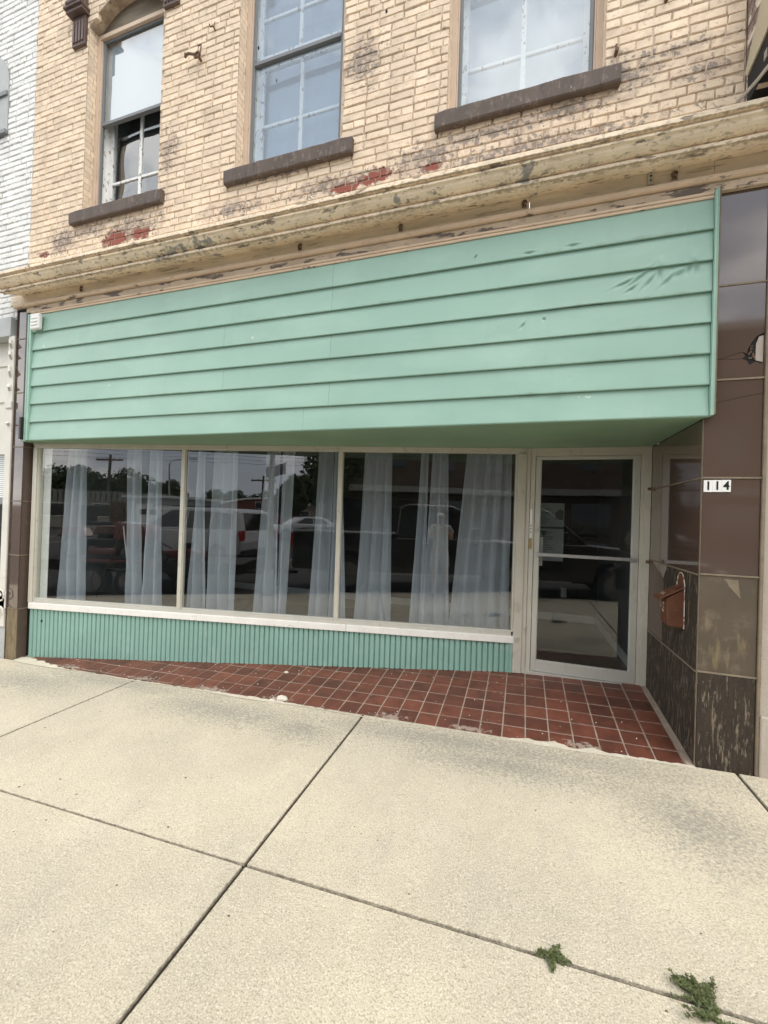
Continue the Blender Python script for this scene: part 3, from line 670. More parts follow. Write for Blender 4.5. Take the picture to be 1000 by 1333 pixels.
sband = bpy.data.objects.new('siding', None); COL.objects.link(sband); sband.parent = bld
for r in range(7):
    z0 = C0 + r * CH; z1 = z0 + CH
    cuts = [-5.030] + sorted(seams[r]) + [1.098]
    for x0, x1 in zip(cuts, cuts[1:]):
        mb = MB(); xa, xb = x0 + .0008, x1 - .0008
        nx = max(6, int((xb - xa) / (.006 if xb > 1 and r in (3, 4, 5, 6) else .10)))
        zs = [0, .03] + [.03 + .97 * q / 26 for q in range(1, 27)] if (xb > 1 and r > 2) else [0, .05, .35, .7, 1]
        vs = []; fs = []
        rr = random.Random(r)
        prof_ = [(-.001, None)]
        rows = []
        for t in zs:
            rows.append((z0 + CH * t, 3.024 + .018 * t))
        lip = [(z0 + .002, 3.046), (z0 - .0015, 3.027)]
        allrows = lip + rows
        for q, (z, y) in enumerate(allrows):
            for i in range(nx + 1):
                x = xa + (xb - xa) * i / nx; dy = 0
                if q >= 2:
                    dy = .0016 * math.sin(x * 1.7 + r * 2) * math.sin((z - z0) / CH * 3.1)
                    for (dx, dzr, w1, w2, an) in DENTS:
                        ddx = x - dx; ddz = z - zz(dzr)
                        if abs(ddx) < .2 and abs(ddz) < .12:
                            u = ddx * math.cos(an) + ddz * math.sin(an); v = -ddx * math.sin(an) + ddz * math.cos(an)
                            w2 *= .7; g_ = math.exp(-(u / w1) ** 2 - (v / w2) ** 2); dy += .013 * g_ - .005 * math.exp(-(u / (w1 * 1.5)) ** 2 - ((v - w2 * 2) / w2) ** 2)
                zz_ = z
                if r == 4 and q in (0, 1, 2, 3): zz_ += .004 * math.sin(x * 5) * math.exp(-((x - .5) / .35) ** 2)
                vs.append((x, y + dy, zz_))
        n1 = nx + 1
        for q in range(len(allrows) - 1):
            for i in range(nx): fs.append((q * n1 + i, q * n1 + i + 1, (q + 1) * n1 + i + 1, (q + 1) * n1 + i))
        mb.add(vs, fs)
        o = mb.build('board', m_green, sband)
        for p in o.data.polygons: p.use_smooth = p.index >= 2 * nx
mb = MB(); mb.box(-5.17, 1.10, 3.075, 3.20, zz(.69), zz(2.06)); mb.build('backing_board', m_groove, bld)
mb = MB(); mb.box(-5.060, -5.032, 3.012, 3.05, zz(.678), zz(2.035)); mb.box(-5.095, -5.075, 3.016, 3.05, zz(.672), zz(2.035)); mb.build('siding_edge_trim', m_gtrim, bld)
mb = MB(); mb.box(1.100, 1.111, 3.010, 3.078, zz(.676), zz(2.075)); mb.box(1.112, 1.124, 3.022, 3.078, zz(.680), zz(2.088)); bevel(mb.build('siding_edge_trim', m_gtrim, bld), .003)
mb = MB(); mb.box(1.1255, 1.136, 3.035, 3.078, zz(.69), zz(2.10)); mb.build('caulk_strip', m_strip, bld)
# soffit
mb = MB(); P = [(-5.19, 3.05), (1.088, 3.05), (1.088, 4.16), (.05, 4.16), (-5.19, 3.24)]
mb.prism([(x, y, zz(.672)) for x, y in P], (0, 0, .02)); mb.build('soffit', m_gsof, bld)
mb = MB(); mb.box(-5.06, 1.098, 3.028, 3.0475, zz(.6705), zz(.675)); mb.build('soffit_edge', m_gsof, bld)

# ---------------------------------------------------------------- piers
pr = bpy.data.objects.new('right_pier', None); pr.name = 'pier'; COL.objects.link(pr); pr.parent = bld
JR = [2.135, 1.498, .909, .299, -.304, -.912]
def panel(x0, x1, y0, y1, z0, z1, name, mt, parent, bev=.0015):
    mb = MB(); mb.box(x0, x1, y0, y1, z0, z1); return bevel(mb.build(name, mt, parent), bev, 1)
panel(1.098, 1.392, YF + .010, YF + .9, gz(1.2) - .03, zz(2.135), 'pier_core', m_dark, pr)
xr0, xr1 = 1.092, 1.390
for k in range(5):
    z1, z0 = JR[k] - .006, JR[k + 1] + .006
    xx0 = 1.138 if k < 2 else xr0
    if k == 1:
        # pane with a jagged hole and a crack
        for (poly) in ([(xx0, z0), (xr1, z0), (xr1, 1.005), (1.372, .995), (1.352, 1.012), (1.335, 1.002), (1.318, .992), (1.305, 1.018), (1.282, 1.032), (1.24, 1.030), (1.175, 1.038), (xx0, 1.035)],
                       [(xx0, 1.039), (1.178, 1.042), (1.245, 1.066), (1.285, 1.075), (1.303, 1.062), (1.308, 1.09), (1.325, 1.125), (1.352, 1.165), (xr1, 1.185), (xr1, z1), (xx0, z1)]):
            mb = MB(); mb.prism([(x, YF, zz(z)) for x, z in poly], (0, .009, 0)); mb.build('glass_panel', m_pglass, pr)
        mb = MB(); mb.prism([(x, YF + .0005, zz(z)) for x, z in [(1.179, 1.039), (1.245, 1.0315), (1.28, 1.034), (1.296, 1.05), (1.284, 1.072), (1.246, 1.0635)]], (0, .008, 0)); mb.build('glass_shard', m_pglass, pr)
        mb = MB(); mb.prism([(x, YF + .006, zz(z)) for x, z in [(1.35, 1.02), (1.388, 1.006), (1.388, 1.17), (1.366, 1.165), (1.352, 1.12)]], (0, .003, 0)); mb.build('exposed_backing', m_stucco, pr)
        mb = MB()
        for q in range(16):
            x, z = random.uniform(1.31, 1.345), random.uniform(1.01, 1.10); s = random.uniform(.004, .012); mb.box(x, x + s, YF + .004, YF + .0095, zz(z), zz(z) + s * random.uniform(.6, 1.8))
        mb.build('adhesive_lumps', m_rust, pr)
    else:
        o = panel(xx0, xr1, YF, YF + .009, zz(z0), zz(z1), 'glass_panel' if k < 4 else 'brown_panel', m_pglass if k < 4 else m_pbrown, pr)
panel(xr0, xr1, YF - .004, YF + .009, gz(1.2) - .03, zz(-.918), 'base_panel', m_pwood, pr, .004)
mb = MB()
mb.tube([(1.148, YF - .0004, zz(.768)), (1.22, YF - .0004, zz(.782)), (1.30, YF - .0004, zz(.80)), (1.392, YF - .0004, zz(.816))], .0012, 4); mb.build('crack', m_dark, pr)
for k, z in enumerate(JR[1:]):
    mb = MB(); mb.box((1.137 if k < 2 else 1.09), 1.394, YF - .0055, YF + .006, zz(z) - .0058, zz(z) + .0058); bevel(mb.build('joint_strip', m_strip, pr), .0015, 1)
mb = MB(); mb.box(1.3945, 1.412, YF - .012, YF + .02, gz(1.4), zz(2.135)); bevel(mb.build('edge_strip', m_strip, pr), .003, 1)
mb = MB(); mb.box(1.0895, 1.0915, YF - .003, YF + .012, gz(1.1), zz(.672)); mb.build('corner_strip', m_strip, pr)
# side wall of the entry (faces the door)
JS = [.672, .297, -.311, -.918]
for k in range(3):
    z1, z0 = JS[k] - .005, JS[k + 1] + .005
    nm, mt = (('glass_panel', m_pglass) if k < 2 else ('worn_panel', m_pwood))
    if k == 2:
        panel(1.0895, 1.099, 3.7505, 4.118, zz(z0), zz(z1), 'glass_panel', m_pside, pr); panel(1.090, 1.099, YF + .013, 3.7495, zz(z0), zz(z1), nm, mt, pr); continue
    panel(1.090, 1.099, YF + .013, 4.118, zz(z0), zz(z1), nm, mt, pr)
panel(1.088, 1.099, YF + .013, 4.118, gz(1.1) - .03, zz(-.923), 'base_panel', m_pwood, pr, .003)
for z in JS[1:]:
    mb = MB(); mb.box(1.083, 1.094, YF + .0125, 4.118, zz(z) - .0045, zz(z) + .0045); mb.build('joint_strip', m_strip, pr)
# broken remnant of glass beside the mailbox
mb = MB(); mb.prism([(1.0885, 4.09, zz(-.318)), (1.0885, 3.62, zz(-.318)), (1.0885, 3.70, zz(-.36)), (1.0885, 3.74, zz(-.42)), (1.0885, 3.80, zz(-.385)), (1.0885, 3.86, zz(-.37)), (1.0885, 3.95, zz(-.34))], (.001, 0, 0)); mb.build('glass_shard', m_pglass, pr)
mb = MB(); mb.prism([(x, YF - .001, zz(z)) for x, z in [(1.215, -.325), (1.29, -.33), (1.305, -.44), (1.27, -.40), (1.245, -.37), (1.235, -.345)]], (0, .0008, 0)); mb.build('glass_shard', m_strip, pr)

# left pier
pl = bpy.data.objects.new('pier', None); COL.objects.link(pl); pl.parent = bld
panel(-5.355, -5.200, YF + .010, YF + .5, gz(-5.2) - .06, zz(2.135), 'pier_core', m_dark, pl)
JL = [2.13, 1.817, 1.218, .619, .020, -.575, -1.165]
for k in range(6):
    panel(-5.352, -5.197, YF, YF + .009, zz(JL[k + 1] + .005), zz(JL[k] - .005), 'glass_panel', m_pglass, pl)
    if JL[k] < 1: panel(-5.199, -5.190, YF + .0095, 3.18, zz(JL[k + 1] + .005), zz(JL[k] - .005), 'glass_panel', m_pside, pl)
    mb = MB(); mb.box(-5.354, -5.188, YF - .005, YF + .006, zz(JL[k + 1]) - .005, zz(JL[k + 1]) + .005)
    if JL[k + 1] < .65: mb.box(-5.193, -5.185, YF + .0065, 3.18, zz(JL[k + 1]) - .005, zz(JL[k + 1]) + .005)
    mb.build('joint_strip', m_strip, pl)
panel(-5.199, -5.186, YF + .0095, 3.18, zz(.62), zz(.673), 'side_strip', m_pside, pl)
panel(-5.356, -5.190, YF - .004, YF + .0090, gz(-5.2) - .06, zz(-1.172), 'base_panel', m_pwood2, pl, .004)
panel(-5.199, -5.187, YF + .0095, 3.18, gz(-5.2) - .06, zz(-1.172), 'base_panel', m_pside, pl, .003)
mb = MB(); mb.box(-5.362, -5.3565, YF - .012, YF + .02, gz(-5.4), zz(2.13)); mb.build('edge_strip', m_sill, pl)
mb = MB(); mb.box(-5.196, -5.110, YF - .020, YF + .02, zz(.69), zz(2.125)); mb.box(-5.36, -5.19, YF - .016, YF + .009, zz(2.128), zz(2.145)); mb.build('black_edge_trim', m_black, pl)

# ---------------------------------------------------------------- display window
dw = bpy.data.objects.new('display_window', None); COL.objects.link(dw); dw.parent = bld
zt, zb = zz(.652), zz(-1.085)
mb = MB(WT)
s0, s1 = sx_(-5.165) + .005, sx_(.055)
mb.box(s0, s1, -.030, .05, zt - .006, zz(.671)); mb.box(s0, s1, -.022, .05, zt - .030, zt - .0065)          # head
mb.box(s0, s0 + .05, -.028, .05, zz(-1.10), zt - .0305); mb.box(s0 + .051, s0 + .062, -.014, .05, zz(-1.10), zt - .0305)
mb.box(s1 - .075, s1, -.034, .05, gz(.06) + .1, zt - .0305)
for xm, w_ in ((-3.385, .040), (-1.710, .040)):
    s = sx_(xm); mb.box(s - w_ / 2, s + w_ / 2, -.020, .05, zb + .02, zt - .0305); mb.box(s - w_ / 2 - .006, s + w_ / 2 + .006, -.006, .03, zb + .02, zt - .0305)
mb.box(s1 - .092, s1 - .0755, -.014, .05, zb + .02, zt - .0305)
bevel(mb.build('frame', m_alu, dw), .002)
mb = MB(WT); mb.box(s0 + .062, s1 - .093, -.018, .02, zz(-1.100), zz(-1.066)); mb.box(s0 + .062, s1 - .093, -.006, .03, zz(-1.0655), zz(-1.050))
for k in range(28):
    s = s0 + .2 + k * .178
    if s < s1 - .15: mb.box(s, s + .012, -.0205, -.018, zz(-1.088), zz(-1.076))
bevel(mb.build('sill_channel', m_alud, dw), .002)
mb = MB(WT)
cuts = [s0 + .01, s0 + 2.02, s0 + 3.62, s1 - .006]
for a, b in zip(cuts, cuts[1:]): mb.box(a + .001, b - .001, -.034, .05, zz(-1.168), zz(-1.1005))
bevel(mb.build('sill_cap', m_white, dw), .006)
gl = [(s0 + .062, sx_(-3.385) - .02), (sx_(-3.385) + .02, sx_(-1.71) - .02), (sx_(-1.71) + .02, s1 - .092)]
for a, b in gl:
    mb = MB(WT); mb.quad((a, .008, zz(-1.06)), (b, .008, zz(-1.06)), (b, .008, zt - .02), (a, .008, zt - .02)); mb.build('pane', m_glass, dw)
mb = MB(WT); mb.box(s0 + .064, s0 + .155, .05, .056, zz(-1.06), zt - .03); mb.build('inner_jamb', m_white, dw)
# ribbed panel under the window
mb = MB(WT); s = s0 + .012; pitch = .0520; vs = []; prof = []
while s < s1 - .085 + 0 * pitch:
    prof += [(s, .004), (s + .004, -.010), (s + .018, -.0115), (s + .040, -.010), (s + .0435, .004), (s + .046, .008)]; s += pitch
s_end = s
bot = []; fs = []
for (a, d) in prof:
    p = WT(a, d, 0); vs += [(a, d, gz(p[0]) - .03 + 0 * d), (a, d, zz(-1.168))]
for k in range(1, len(prof)): fs.append((2 * k - 2, 2 * k, 2 * k + 1, 2 * k - 1))
mb.add(vs, fs); mb.build('ribbed_panel', m_rib, dw)
mb = MB(WT); mb.box(s0, s1 - .08, .010, .06, gz(-5.2) - .05, zz(-1.168)); mb.build('panel_backing', m_groove, dw)
mb = MB(WT); mb.cyl((s0 + .17, -.0125, zz(-1.30)), (0, 1, 0), .014, .002, 10); mb.build('knot_hole', m_dark, dw)
mb = MB(WT); mb.box(s1 - .10, s1 - .076, -.020, .02, gz(0) , zz(-1.169)); mb.build('end_trim', m_rib, dw)

# ---------------------------------------------------------------- door
dr = bpy.data.objects.new('door', None); COL.objects.link(dr); dr.parent = bld
YD = 4.12
mb = MB()
mb.box(.060, .098, YD - .012, YD + .06, tz(.1, 4.12) - .02, zz(.671)); mb.box(.100, .142, YD - .002, YD + .06, tz(.1, 4.12) - .02, zz(.645))
mb.box(1.012, 1.0395, YD - .002, YD + .06, tz(1, 4.12) - .02, zz(.622)); mb.box(1.040, 1.0885, YD - .010, YD + .06, tz(1, 4.12) - .02, zz(.645))
mb.box(.143, 1.0115, YD - .002, YD + .06, zz(.600), zz(.622)); mb.box(.143, 1.0395, YD - .006, YD + .06, zz(.6225), zz(.645)); mb.box(.099, 1.0885, YD - .012, YD + .06, zz(.6455), zz(.671))
bevel(mb.build('door_frame', m_alu, dr), .002)
lx0, lx1, lz0, lz1 = .146, 1.008, zz(-1.408), zz(.597)
mb = MB(); yl = YD + .006
mb.box(lx0, .192, yl, yl + .044, lz0, lz1); mb.box(.958, lx1, yl, yl + .044, lz0, lz1)
mb.box(.1921, .9579, yl, yl + .044, zz(.572), lz1); mb.box(.1921, .9579, yl, yl + .044, lz0, zz(-1.312))
mb.box(.1921, .198, yl + .006, yl + .03, zz(-1.312), zz(.572)); mb.box(.952, .9579, yl + .006, yl + .03, zz(-1.312), zz(.572))
mb.box(.1981, .9519, yl + .006, yl + .03, zz(.566), zz(.572)); mb.box(.1981, .9519, yl + .006, yl + .03, zz(-1.312), zz(-1.305))
bevel(mb.build('door_leaf', m_alud, dr), .002)
mb = MB(); mb.quad((.197, yl + .02, zz(-1.306)), (.953, yl + .02, zz(-1.306)), (.953, yl + .02, zz(.567)), (.197, yl + .02, zz(.567))); mb.build('pane', m_dglass, dr)
mb = MB(); mb.box(.168, .985, yl - .028, yl - .014, zz(-.334), zz(-.306)); mb.box(.168, .188, yl - .0139, yl, zz(-.334), zz(-.306)); mb.box(.962, .985, yl - .0139, yl, zz(-.334), zz(-.306)); mb.cyl((.974, yl - .029, zz(-.32)), (0, -1, 0), .006, .003, 12)
bevel(mb.build('push_bar', m_steel, dr), .004)
mb = MB(); mb.cyl((.167, yl, zz(-.095)), (0, -1, 0), .015, .008, 20); mb.cyl((.167, yl - .008, zz(-.095)), (0, -1, 0), .009, .003, 16); mb.build('key_cylinder', m_steel, dr)
mb = MB(); mb.box(.205, .228, yl + .05, yl + .062, zz(-.43), zz(-.16)); mb.box(.196, .228, yl + .045, yl + .05, zz(-.43), zz(-.40)); mb.box(.196, .228, yl + .045, yl + .05, zz(-.19), zz(-.16)); mb.build('pull_handle', m_alud, dr)
mb = MB(); mb.box(.104, .124, YD - .007, YD - .0025, zz(-.17), zz(.10)); mb.build('strike_cover', m_white, dr)
mb = MB()
for z in (-.055, -.085, -.115): mb.cyl((.114, YD - .0072, zz(z)), (0, -1, 0), .0055, .001, 12)
mb.build('screw_holes', m_dark, dr)
mb = MB(); mb.box(.101, .127, YD - .009, YD - .0025, zz(-.275), zz(-.175)); mb.cyl((.114, YD - .0092, zz(-.24)), (0, -1, 0), .006, .002, 12); mb.cyl((.114, YD - .0092, zz(-.19)), (0, -1, 0), .003, .001, 8); bevel(mb.build('latch_plate', m_brass, dr), .002)
mb = MB(); mb.box(.099, 1.089, YD - .02, YD + .08, tz(.5, 4.12) - .03, zz(-1.412)); mb.build('threshold', m_alud, dr)
mb = MB(); mb.box(1.091, 1.25, YD - .005, YD + .09, tz(1, 4.12) - .1, zz(.70)); mb.box(.0, 1.25, YD + .061, YD + .09, zz(.60), zz(.72)); mb.build('leak_blocker', m_dark, dr)  # dark boxes added behind the frame to block sky light leaking through gaps
mb = MB()
for z in (.30, -.33): mb.cyl((1.06, YD - .012, zz(z)), (1, 0, 0), .013, .028, 10)
mb.build('hinge_knuckle', m_rust, dr)

# ---------------------------------------------------------------- interior
room = bpy.data.objects.new('interior', None); COL.objects.link(room); room.parent = bld
zf = zz(-1.40)
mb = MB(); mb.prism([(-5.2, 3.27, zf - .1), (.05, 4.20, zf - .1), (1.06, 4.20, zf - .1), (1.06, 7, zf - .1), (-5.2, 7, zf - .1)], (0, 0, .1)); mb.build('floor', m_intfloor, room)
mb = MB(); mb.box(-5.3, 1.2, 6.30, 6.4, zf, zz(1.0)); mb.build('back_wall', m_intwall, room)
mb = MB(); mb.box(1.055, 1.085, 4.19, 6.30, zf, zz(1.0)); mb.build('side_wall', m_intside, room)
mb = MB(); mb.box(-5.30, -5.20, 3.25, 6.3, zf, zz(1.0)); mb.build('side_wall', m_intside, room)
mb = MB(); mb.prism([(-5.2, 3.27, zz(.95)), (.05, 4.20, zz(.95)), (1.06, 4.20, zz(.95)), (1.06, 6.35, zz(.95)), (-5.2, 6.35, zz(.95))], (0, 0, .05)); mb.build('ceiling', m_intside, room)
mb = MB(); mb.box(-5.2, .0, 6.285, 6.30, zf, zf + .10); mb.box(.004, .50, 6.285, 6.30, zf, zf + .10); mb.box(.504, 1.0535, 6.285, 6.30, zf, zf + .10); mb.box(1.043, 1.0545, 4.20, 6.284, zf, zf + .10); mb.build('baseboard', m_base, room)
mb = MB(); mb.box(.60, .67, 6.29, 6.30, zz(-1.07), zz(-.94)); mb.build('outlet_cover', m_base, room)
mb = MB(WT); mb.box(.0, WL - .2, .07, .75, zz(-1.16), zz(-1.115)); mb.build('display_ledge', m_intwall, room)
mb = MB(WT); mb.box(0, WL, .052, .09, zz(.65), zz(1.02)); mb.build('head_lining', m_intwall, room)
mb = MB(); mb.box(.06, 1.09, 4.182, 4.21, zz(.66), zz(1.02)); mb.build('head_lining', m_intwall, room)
# rear of the room behind the ledge
def curtain(x0t, x1t, x0b, x1b, seed, label, waist=None):
    rg = random.Random(seed); n = 46; mzs = 24
    mb = MB(WT); vs = []; fs = []
    st0, st1, sb0, sb1 = [sx_(v) for v in (x0t, x1t, x0b, x1b)]
    off = .20 + rg.uniform(-.015, .015); ph = rg.uniform(0, 6); nf = max(1.3, (sb1 - sb0) / .14)
    for j in range(mzs + 1):
        t = j / mzs; z = zz(.66) * (1 - t) + zz(-1.112) * t
        a = st0 * (1 - t) + sb0 * t; b = st1 * (1 - t) + sb1 * t
        for i in range(n + 1):
            u = i / n
            fold = .8 * math.sin(ph + nf * 2 * math.pi * (u + .03 * math.sin(5 * t + ph))) ; f2 = math.sin(ph * 2 + nf * 4.3 * math.pi * u + 3 * t)
            amp = .026 + .012 * t
            vs.append((a + (b - a) * u + .006 * f2, off + amp * fold + .008 * f2 + .004 * math.sin(20 * t + 9 * u + ph) * t, z))
    for j in range(mzs):
        for i in range(n):
            q = j * (n + 1) + i; fs.append((q, q + 1, q + n + 2, q + n + 1))
    mb.add(vs, fs); o = mb.build('curtain', m_curt, None, smooth=True)
    tag(o, label, 'curtain', 'sheer curtains hanging behind the display window')
curtain(-4.90, -4.70, -5.00, -4.68, 1, 'sheer crumpled curtain nearest the left pier, left of the easel')
curtain(-4.20, -4.05, -4.18, -4.00, 2, 'narrow sheer curtain just right of the easel in the left pane')
curtain(-3.92, -3.78, -3.95, -3.73, 3, 'sheer curtain beside the left mullion in the left pane')
curtain(-3.36, -3.26, -3.43, -3.20, 4, 'leftmost sheer curtain of the middle pane')
curtain(-3.16, -2.90, -3.18, -2.87, 5, 'wide sheer curtain second from the left mullion in the middle pane')
curtain(-2.56, -2.42, -2.66, -2.40, 6, 'sheer curtain behind the reflection of the lamp post')
curtain(-2.40, -2.26, -2.40, -2.31, 7, 'thin sheer curtain just right of the reflected lamp post')
curtain(-1.98, -1.84, -2.06, -1.85, 8, 'sheer curtain just left of the right mullion')
curtain(-1.82, -1.74, -1.86, -1.66, 9, 'thin sheer curtain hanging behind the right mullion')
curtain(-1.50, -1.22, -1.58, -1.20, 10, 'leftmost wide sheer curtain of the right pane')
curtain(-.93, -.85, -1.00, -.86, 11, 'narrow sheer curtain left of the reflected photographer')
curtain(-.82, -.66, -.87, -.60, 12, 'sheer curtain behind the reflected photographer, widening downwards')
curtain(-.48, -.05, -.60, -.02, 13, 'widest sheer curtain, flaring next to the door post')

# easel in the left pane
ez = empty('easel', WT(.9, .45, zz(-1.115)), 'thin black folding easel standing in the left pane of the display window', 'easel')
mb = MB(); s = sx_(-4.42)
mb.tube([(0, 0, 0), (.22, .10, .78), (.26, .12, .92)], .007, 6); mb.build('leg', m_black, ez)
mb = MB(); mb.tube([(.52, 0, 0), (.40, .04, .42), (.27, .11, .88)], .007, 6); mb.build('leg', m_black, ez)
mb = MB(); mb.tube([(.265, .08, .92), (.40, .03, .35)], .008, 6); mb.build('leg', m_alud, ez)
mb = MB(); mb.box(.26, .36, .06, .075, .88, .93); mb.build('top_clamp', m_black, ez)
mb = MB(); mb.box(.10, .50, .02, .05, .35, .37); mb.build('ledge', m_black, ez)
p = WT(sx_(-4.74), .42, 0); ez.location = (p[0], p[1], zz(-1.115)); ez.rotation_euler = (0, 0, math.atan2(WU.y, WU.x))
# notice board behind the door
m_paper = mat('printed_notice_paper', (.30, .33, .33), .7, .06, 6, bump=0); m_ink = mat('grey_print', (.09, .10, .10), .8, .1, 10, bump=0)
nb = empty('notice_board', (.20, 4.62, zz(-.42)), 'pale printed notice board leaning inside the door glass at left', 'notice board')
mb = MB(); mb.box(0, .25, 0, .02, 0, .60); mb.build('board', m_paper, nb)
mb = MB(); mb.box(.0, .25, -.003, 0, .335, .355); rr = random.Random(4)
for k in range(12):
    z = .05 + k * .022; mb.box(.03, .03 + rr.uniform(.05, .13), -.002, 0, z, z + .006); 
    z = .38 + k * .015; mb.box(.02, .02 + rr.uniform(.05, .11), -.002, 0, z, z + .004)
mb.build('print', m_ink, nb)
mb = MB(); mb.prism([(.17, -.002, .43), (.24, -.002, .43), (.245, -.002, .52), (.21, -.002, .54), (.165, -.002, .50)], (0, .002, 0)); mb.prism([(.02, -.002, .31), (.09, -.002, .31), (.06, -.002, .25)], (0, .002, 0)); mb.build('printed_emblem', m_ink, nb)

# ================================================================= SMALL THINGS ON THE FRONT
# house number
def text_mesh(s, size, ext=.001, off=0.0):
    cu = bpy.data.curves.new('t', 'FONT'); cu.body = s; cu.size = size; cu.extrude = ext; cu.offset = off; cu.align_x = 'CENTER'; cu.align_y = 'CENTER'
    o = bpy.data.objects.new('t', cu); COL.objects.link(o); dg = bpy.context.evaluated_depsgraph_get(); me = bpy.data.meshes.new_from_object(o.evaluated_get(dg)); bpy.data.objects.remove(o); return me
hn = empty('house_number', (1.168, YF - .002, zz(.2465)), 'white house number 114 with black numerals on the brown right pier', 'house number')
for k, chh in enumerate('114'):
    mb = MB(); mb.box(-.070 + k * .047, -.0235 + k * .047, -.006, -.001, -.037 + .001 * k, .037 + .001 * k); pt = bevel(mb.build('plate', m_plast, hn), .001, 1)
    me = text_mesh(chh, .072, .0006, .0022); me.materials.clear(); me.materials.append(m_num)
    o = bpy.data.objects.new('numeral', me); COL.objects.link(o); o.parent = pt; o.location = (-.0468 + k * .047, -.0068, .001 * k); o.rotation_euler = (math.pi / 2, 0, 0); o.scale = (.86, 1, 1)
# mailbox on the entry side wall
mx_ = empty('mailbox', (1.088, 3.36, zz(-.70)), 'small rusty brown metal mailbox hanging on the dark wood beside the door', 'mailbox')
mb = MB(); P = [(-.075, 0), (.075, 0), (.070, .30)] + [(.058 * math.cos(t), .315 + .055 * math.sin(t)) for t in [math.pi * k / 8 for k in range(9)]] + [(-.070, .30)]
mb.prism([(-.004, y, z) for y, z in P], (.004, 0, 0)); mb.build('back_plate', m_rustbox, mx_)
mb = MB()                                      # hemmed pale edge
for a, b in zip(P, P[1:] + P[:1]): mb.tube([(-.005, a[0], a[1]), (-.005, b[0], b[1])], .0032, 5)
mb.build('hem', m_chip, mx_)
mb = MB(); B = [(-.004, .0), (-.090, .004), (-.100, .016), (-.108, .195), (-.004, .262)]
mb.prism([(x, -.068, z) for x, z in B], (0, .136, 0)); bevel(mb.build('box', m_rustbox, mx_), .004)
mb = MB(); mb.prism([(-.006, -.080, .270), (-.006, -.080, .276), (-.145, -.080, .196), (-.148, -.080, .180), (-.142, -.080, .180), (-.138, -.080, .191)], (0, .160, 0)); lid = bevel(mb.build('lid', m_rustbox, mx_), .002)
mb = MB(); mb.prism([(-.012, -.03, .276), (-.05, -.035, .256), (-.05, .035, .256), (-.012, .03, .276)], (0, 0, .004)); mb.cyl((-.045, 0, .262), (-.5, 0, .86), .006, .006, 8); mb.build('lid_tab', m_rustbox, lid)
m_wornw = mat('worn_white_lettering', (.60, .52, .42), .8, .1, 30, objspace=True, layers=[dict(c=(.20, .08, .035), s=80, lo=.47, hi=.52, a=.95)], bump=0)
me = text_mesh('U.S.', .055, .0003, .001); me.materials.clear(); me.materials.append(m_wornw); o = bpy.data.objects.new('lettering', me); COL.objects.link(o); o.parent = mx_; o.location = (-.1085, .012, .135); o.rotation_euler = (math.radians(86), 0, math.radians(-90))
mb = MB(); rr = random.Random(2); Pm = [(-.1035 - .0004, -.02 + .02 * math.cos(t) * rr.uniform(.7, 1.2) + .035, .098 + .010 * math.sin(t) * rr.uniform(.6, 1.3)) for t in [k * .5236 for k in range(12)]]
mb.prism(Pm, (-.0006, 0, 0)); mb.build('paint_patch', m_chip, mx_)
me = text_mesh('MAIL', .035, .0003, .0005); me.materials.clear(); me.materials.append(m_wornw); o = bpy.data.objects.new('lettering', me); COL.objects.link(o); o.parent = mx_; o.location = (-.112, .0, .2175); o.rotation_euler = (math.radians(31), 0, math.radians(-90)); 
# alarm box
ab = empty('alarm_box', (-4.93, 3.02, zz(1.93)), 'small white louvred alarm box at the upper left corner of the green siding', 'alarm box')
mb = MB(); mb.box(-.068, .068, -.045, 0, -.085, .085); ob = bevel(mb.build('housing', m_plast, ab), .016, 3)
mb = MB()
for k in range(3): mb.box(-.045, .045, -.052, -.0451, -.045 + k * .035, -.030 + k * .035)
bevel(mb.build('louvre', m_plast, ab), .003)
# black junction box on the left pier edge
jb = empty('junction_box', (-5.10, 3.04, zz(.80)), 'small black box fixed to the edge of the left pier at the siding bottom', 'junction box')
mb = MB(); mb.box(-.034, -.004, -.05, .0, -.115, .125); bevel(mb.build('case', m_black, jb), .004)
mb = MB(); mb.cyl((-.018, -.045, -.125), (0, 0, 1), .006, .012, 8); mb.build('screw', m_steel, jb)
# iron wall anchors
def anchor(x, z, kind, label, grp='old iron fixings left in the brickwork'):
    e = empty('wall_anchor', (x, YF - .003, zz(z)), label, 'wall anchor', grp); mb = MB()
    if kind == 'ring':
        mb.tube([(0, -.05 + .0, 0), (0, .03, 0)], .012, 8); mb.tube([(.028 * math.cos(t), -.05 + .01 * math.sin(t), .036 * math.sin(t)) for t in [k * .5236 for k in range(13)]], .010, 7)
        mb.build('eye_bolt', m_rust, e); mb = MB(); mb.tube([(-.01, -.055, 0), (-.09, -.06, .03), (-.135, -.05, .035)], [.012, .011, .014], 7); mb.tube([(-.135, -.05, .02), (-.14, -.05, .055)], .011, 7); mb.build('arm', m_rust, e)
        mb = MB(); mb.tube([(.005, -.02, .02), (.005, -.01, .14), (-.03, -.01, .135)], .006, 6); mb.build('rod', m_rust, e)
    elif kind == 'hook':
        mb.tube([(0, .02, 0), (0, -.03, 0), (-.02, -.04, -.01), (-.03, -.04, .015)], .007, 6); mb.tube([(.004, -.02, .0), (.004, -.01, .06)], .005, 6); mb.build('hook', m_rust, e)
    elif kind == 'peg':
        mb.tube([(0, .02, 0), (0, -.035, -.004)], .012, 7); mb.tube([(0, -.012, 0), (0, -.01, .05)], .008, 6); mb.build('peg', m_rust, e)
    elif kind == 'hole':
        mb.sphere((0, .004, 0), .016, 8, 6, (.6, .35, 1.1)); mb.build('plugged_hole', m_dark, e)
anchor(-2.95, 4.20, 'ring', 'rusty iron eye bolt with bent arm between the first two upper windows')
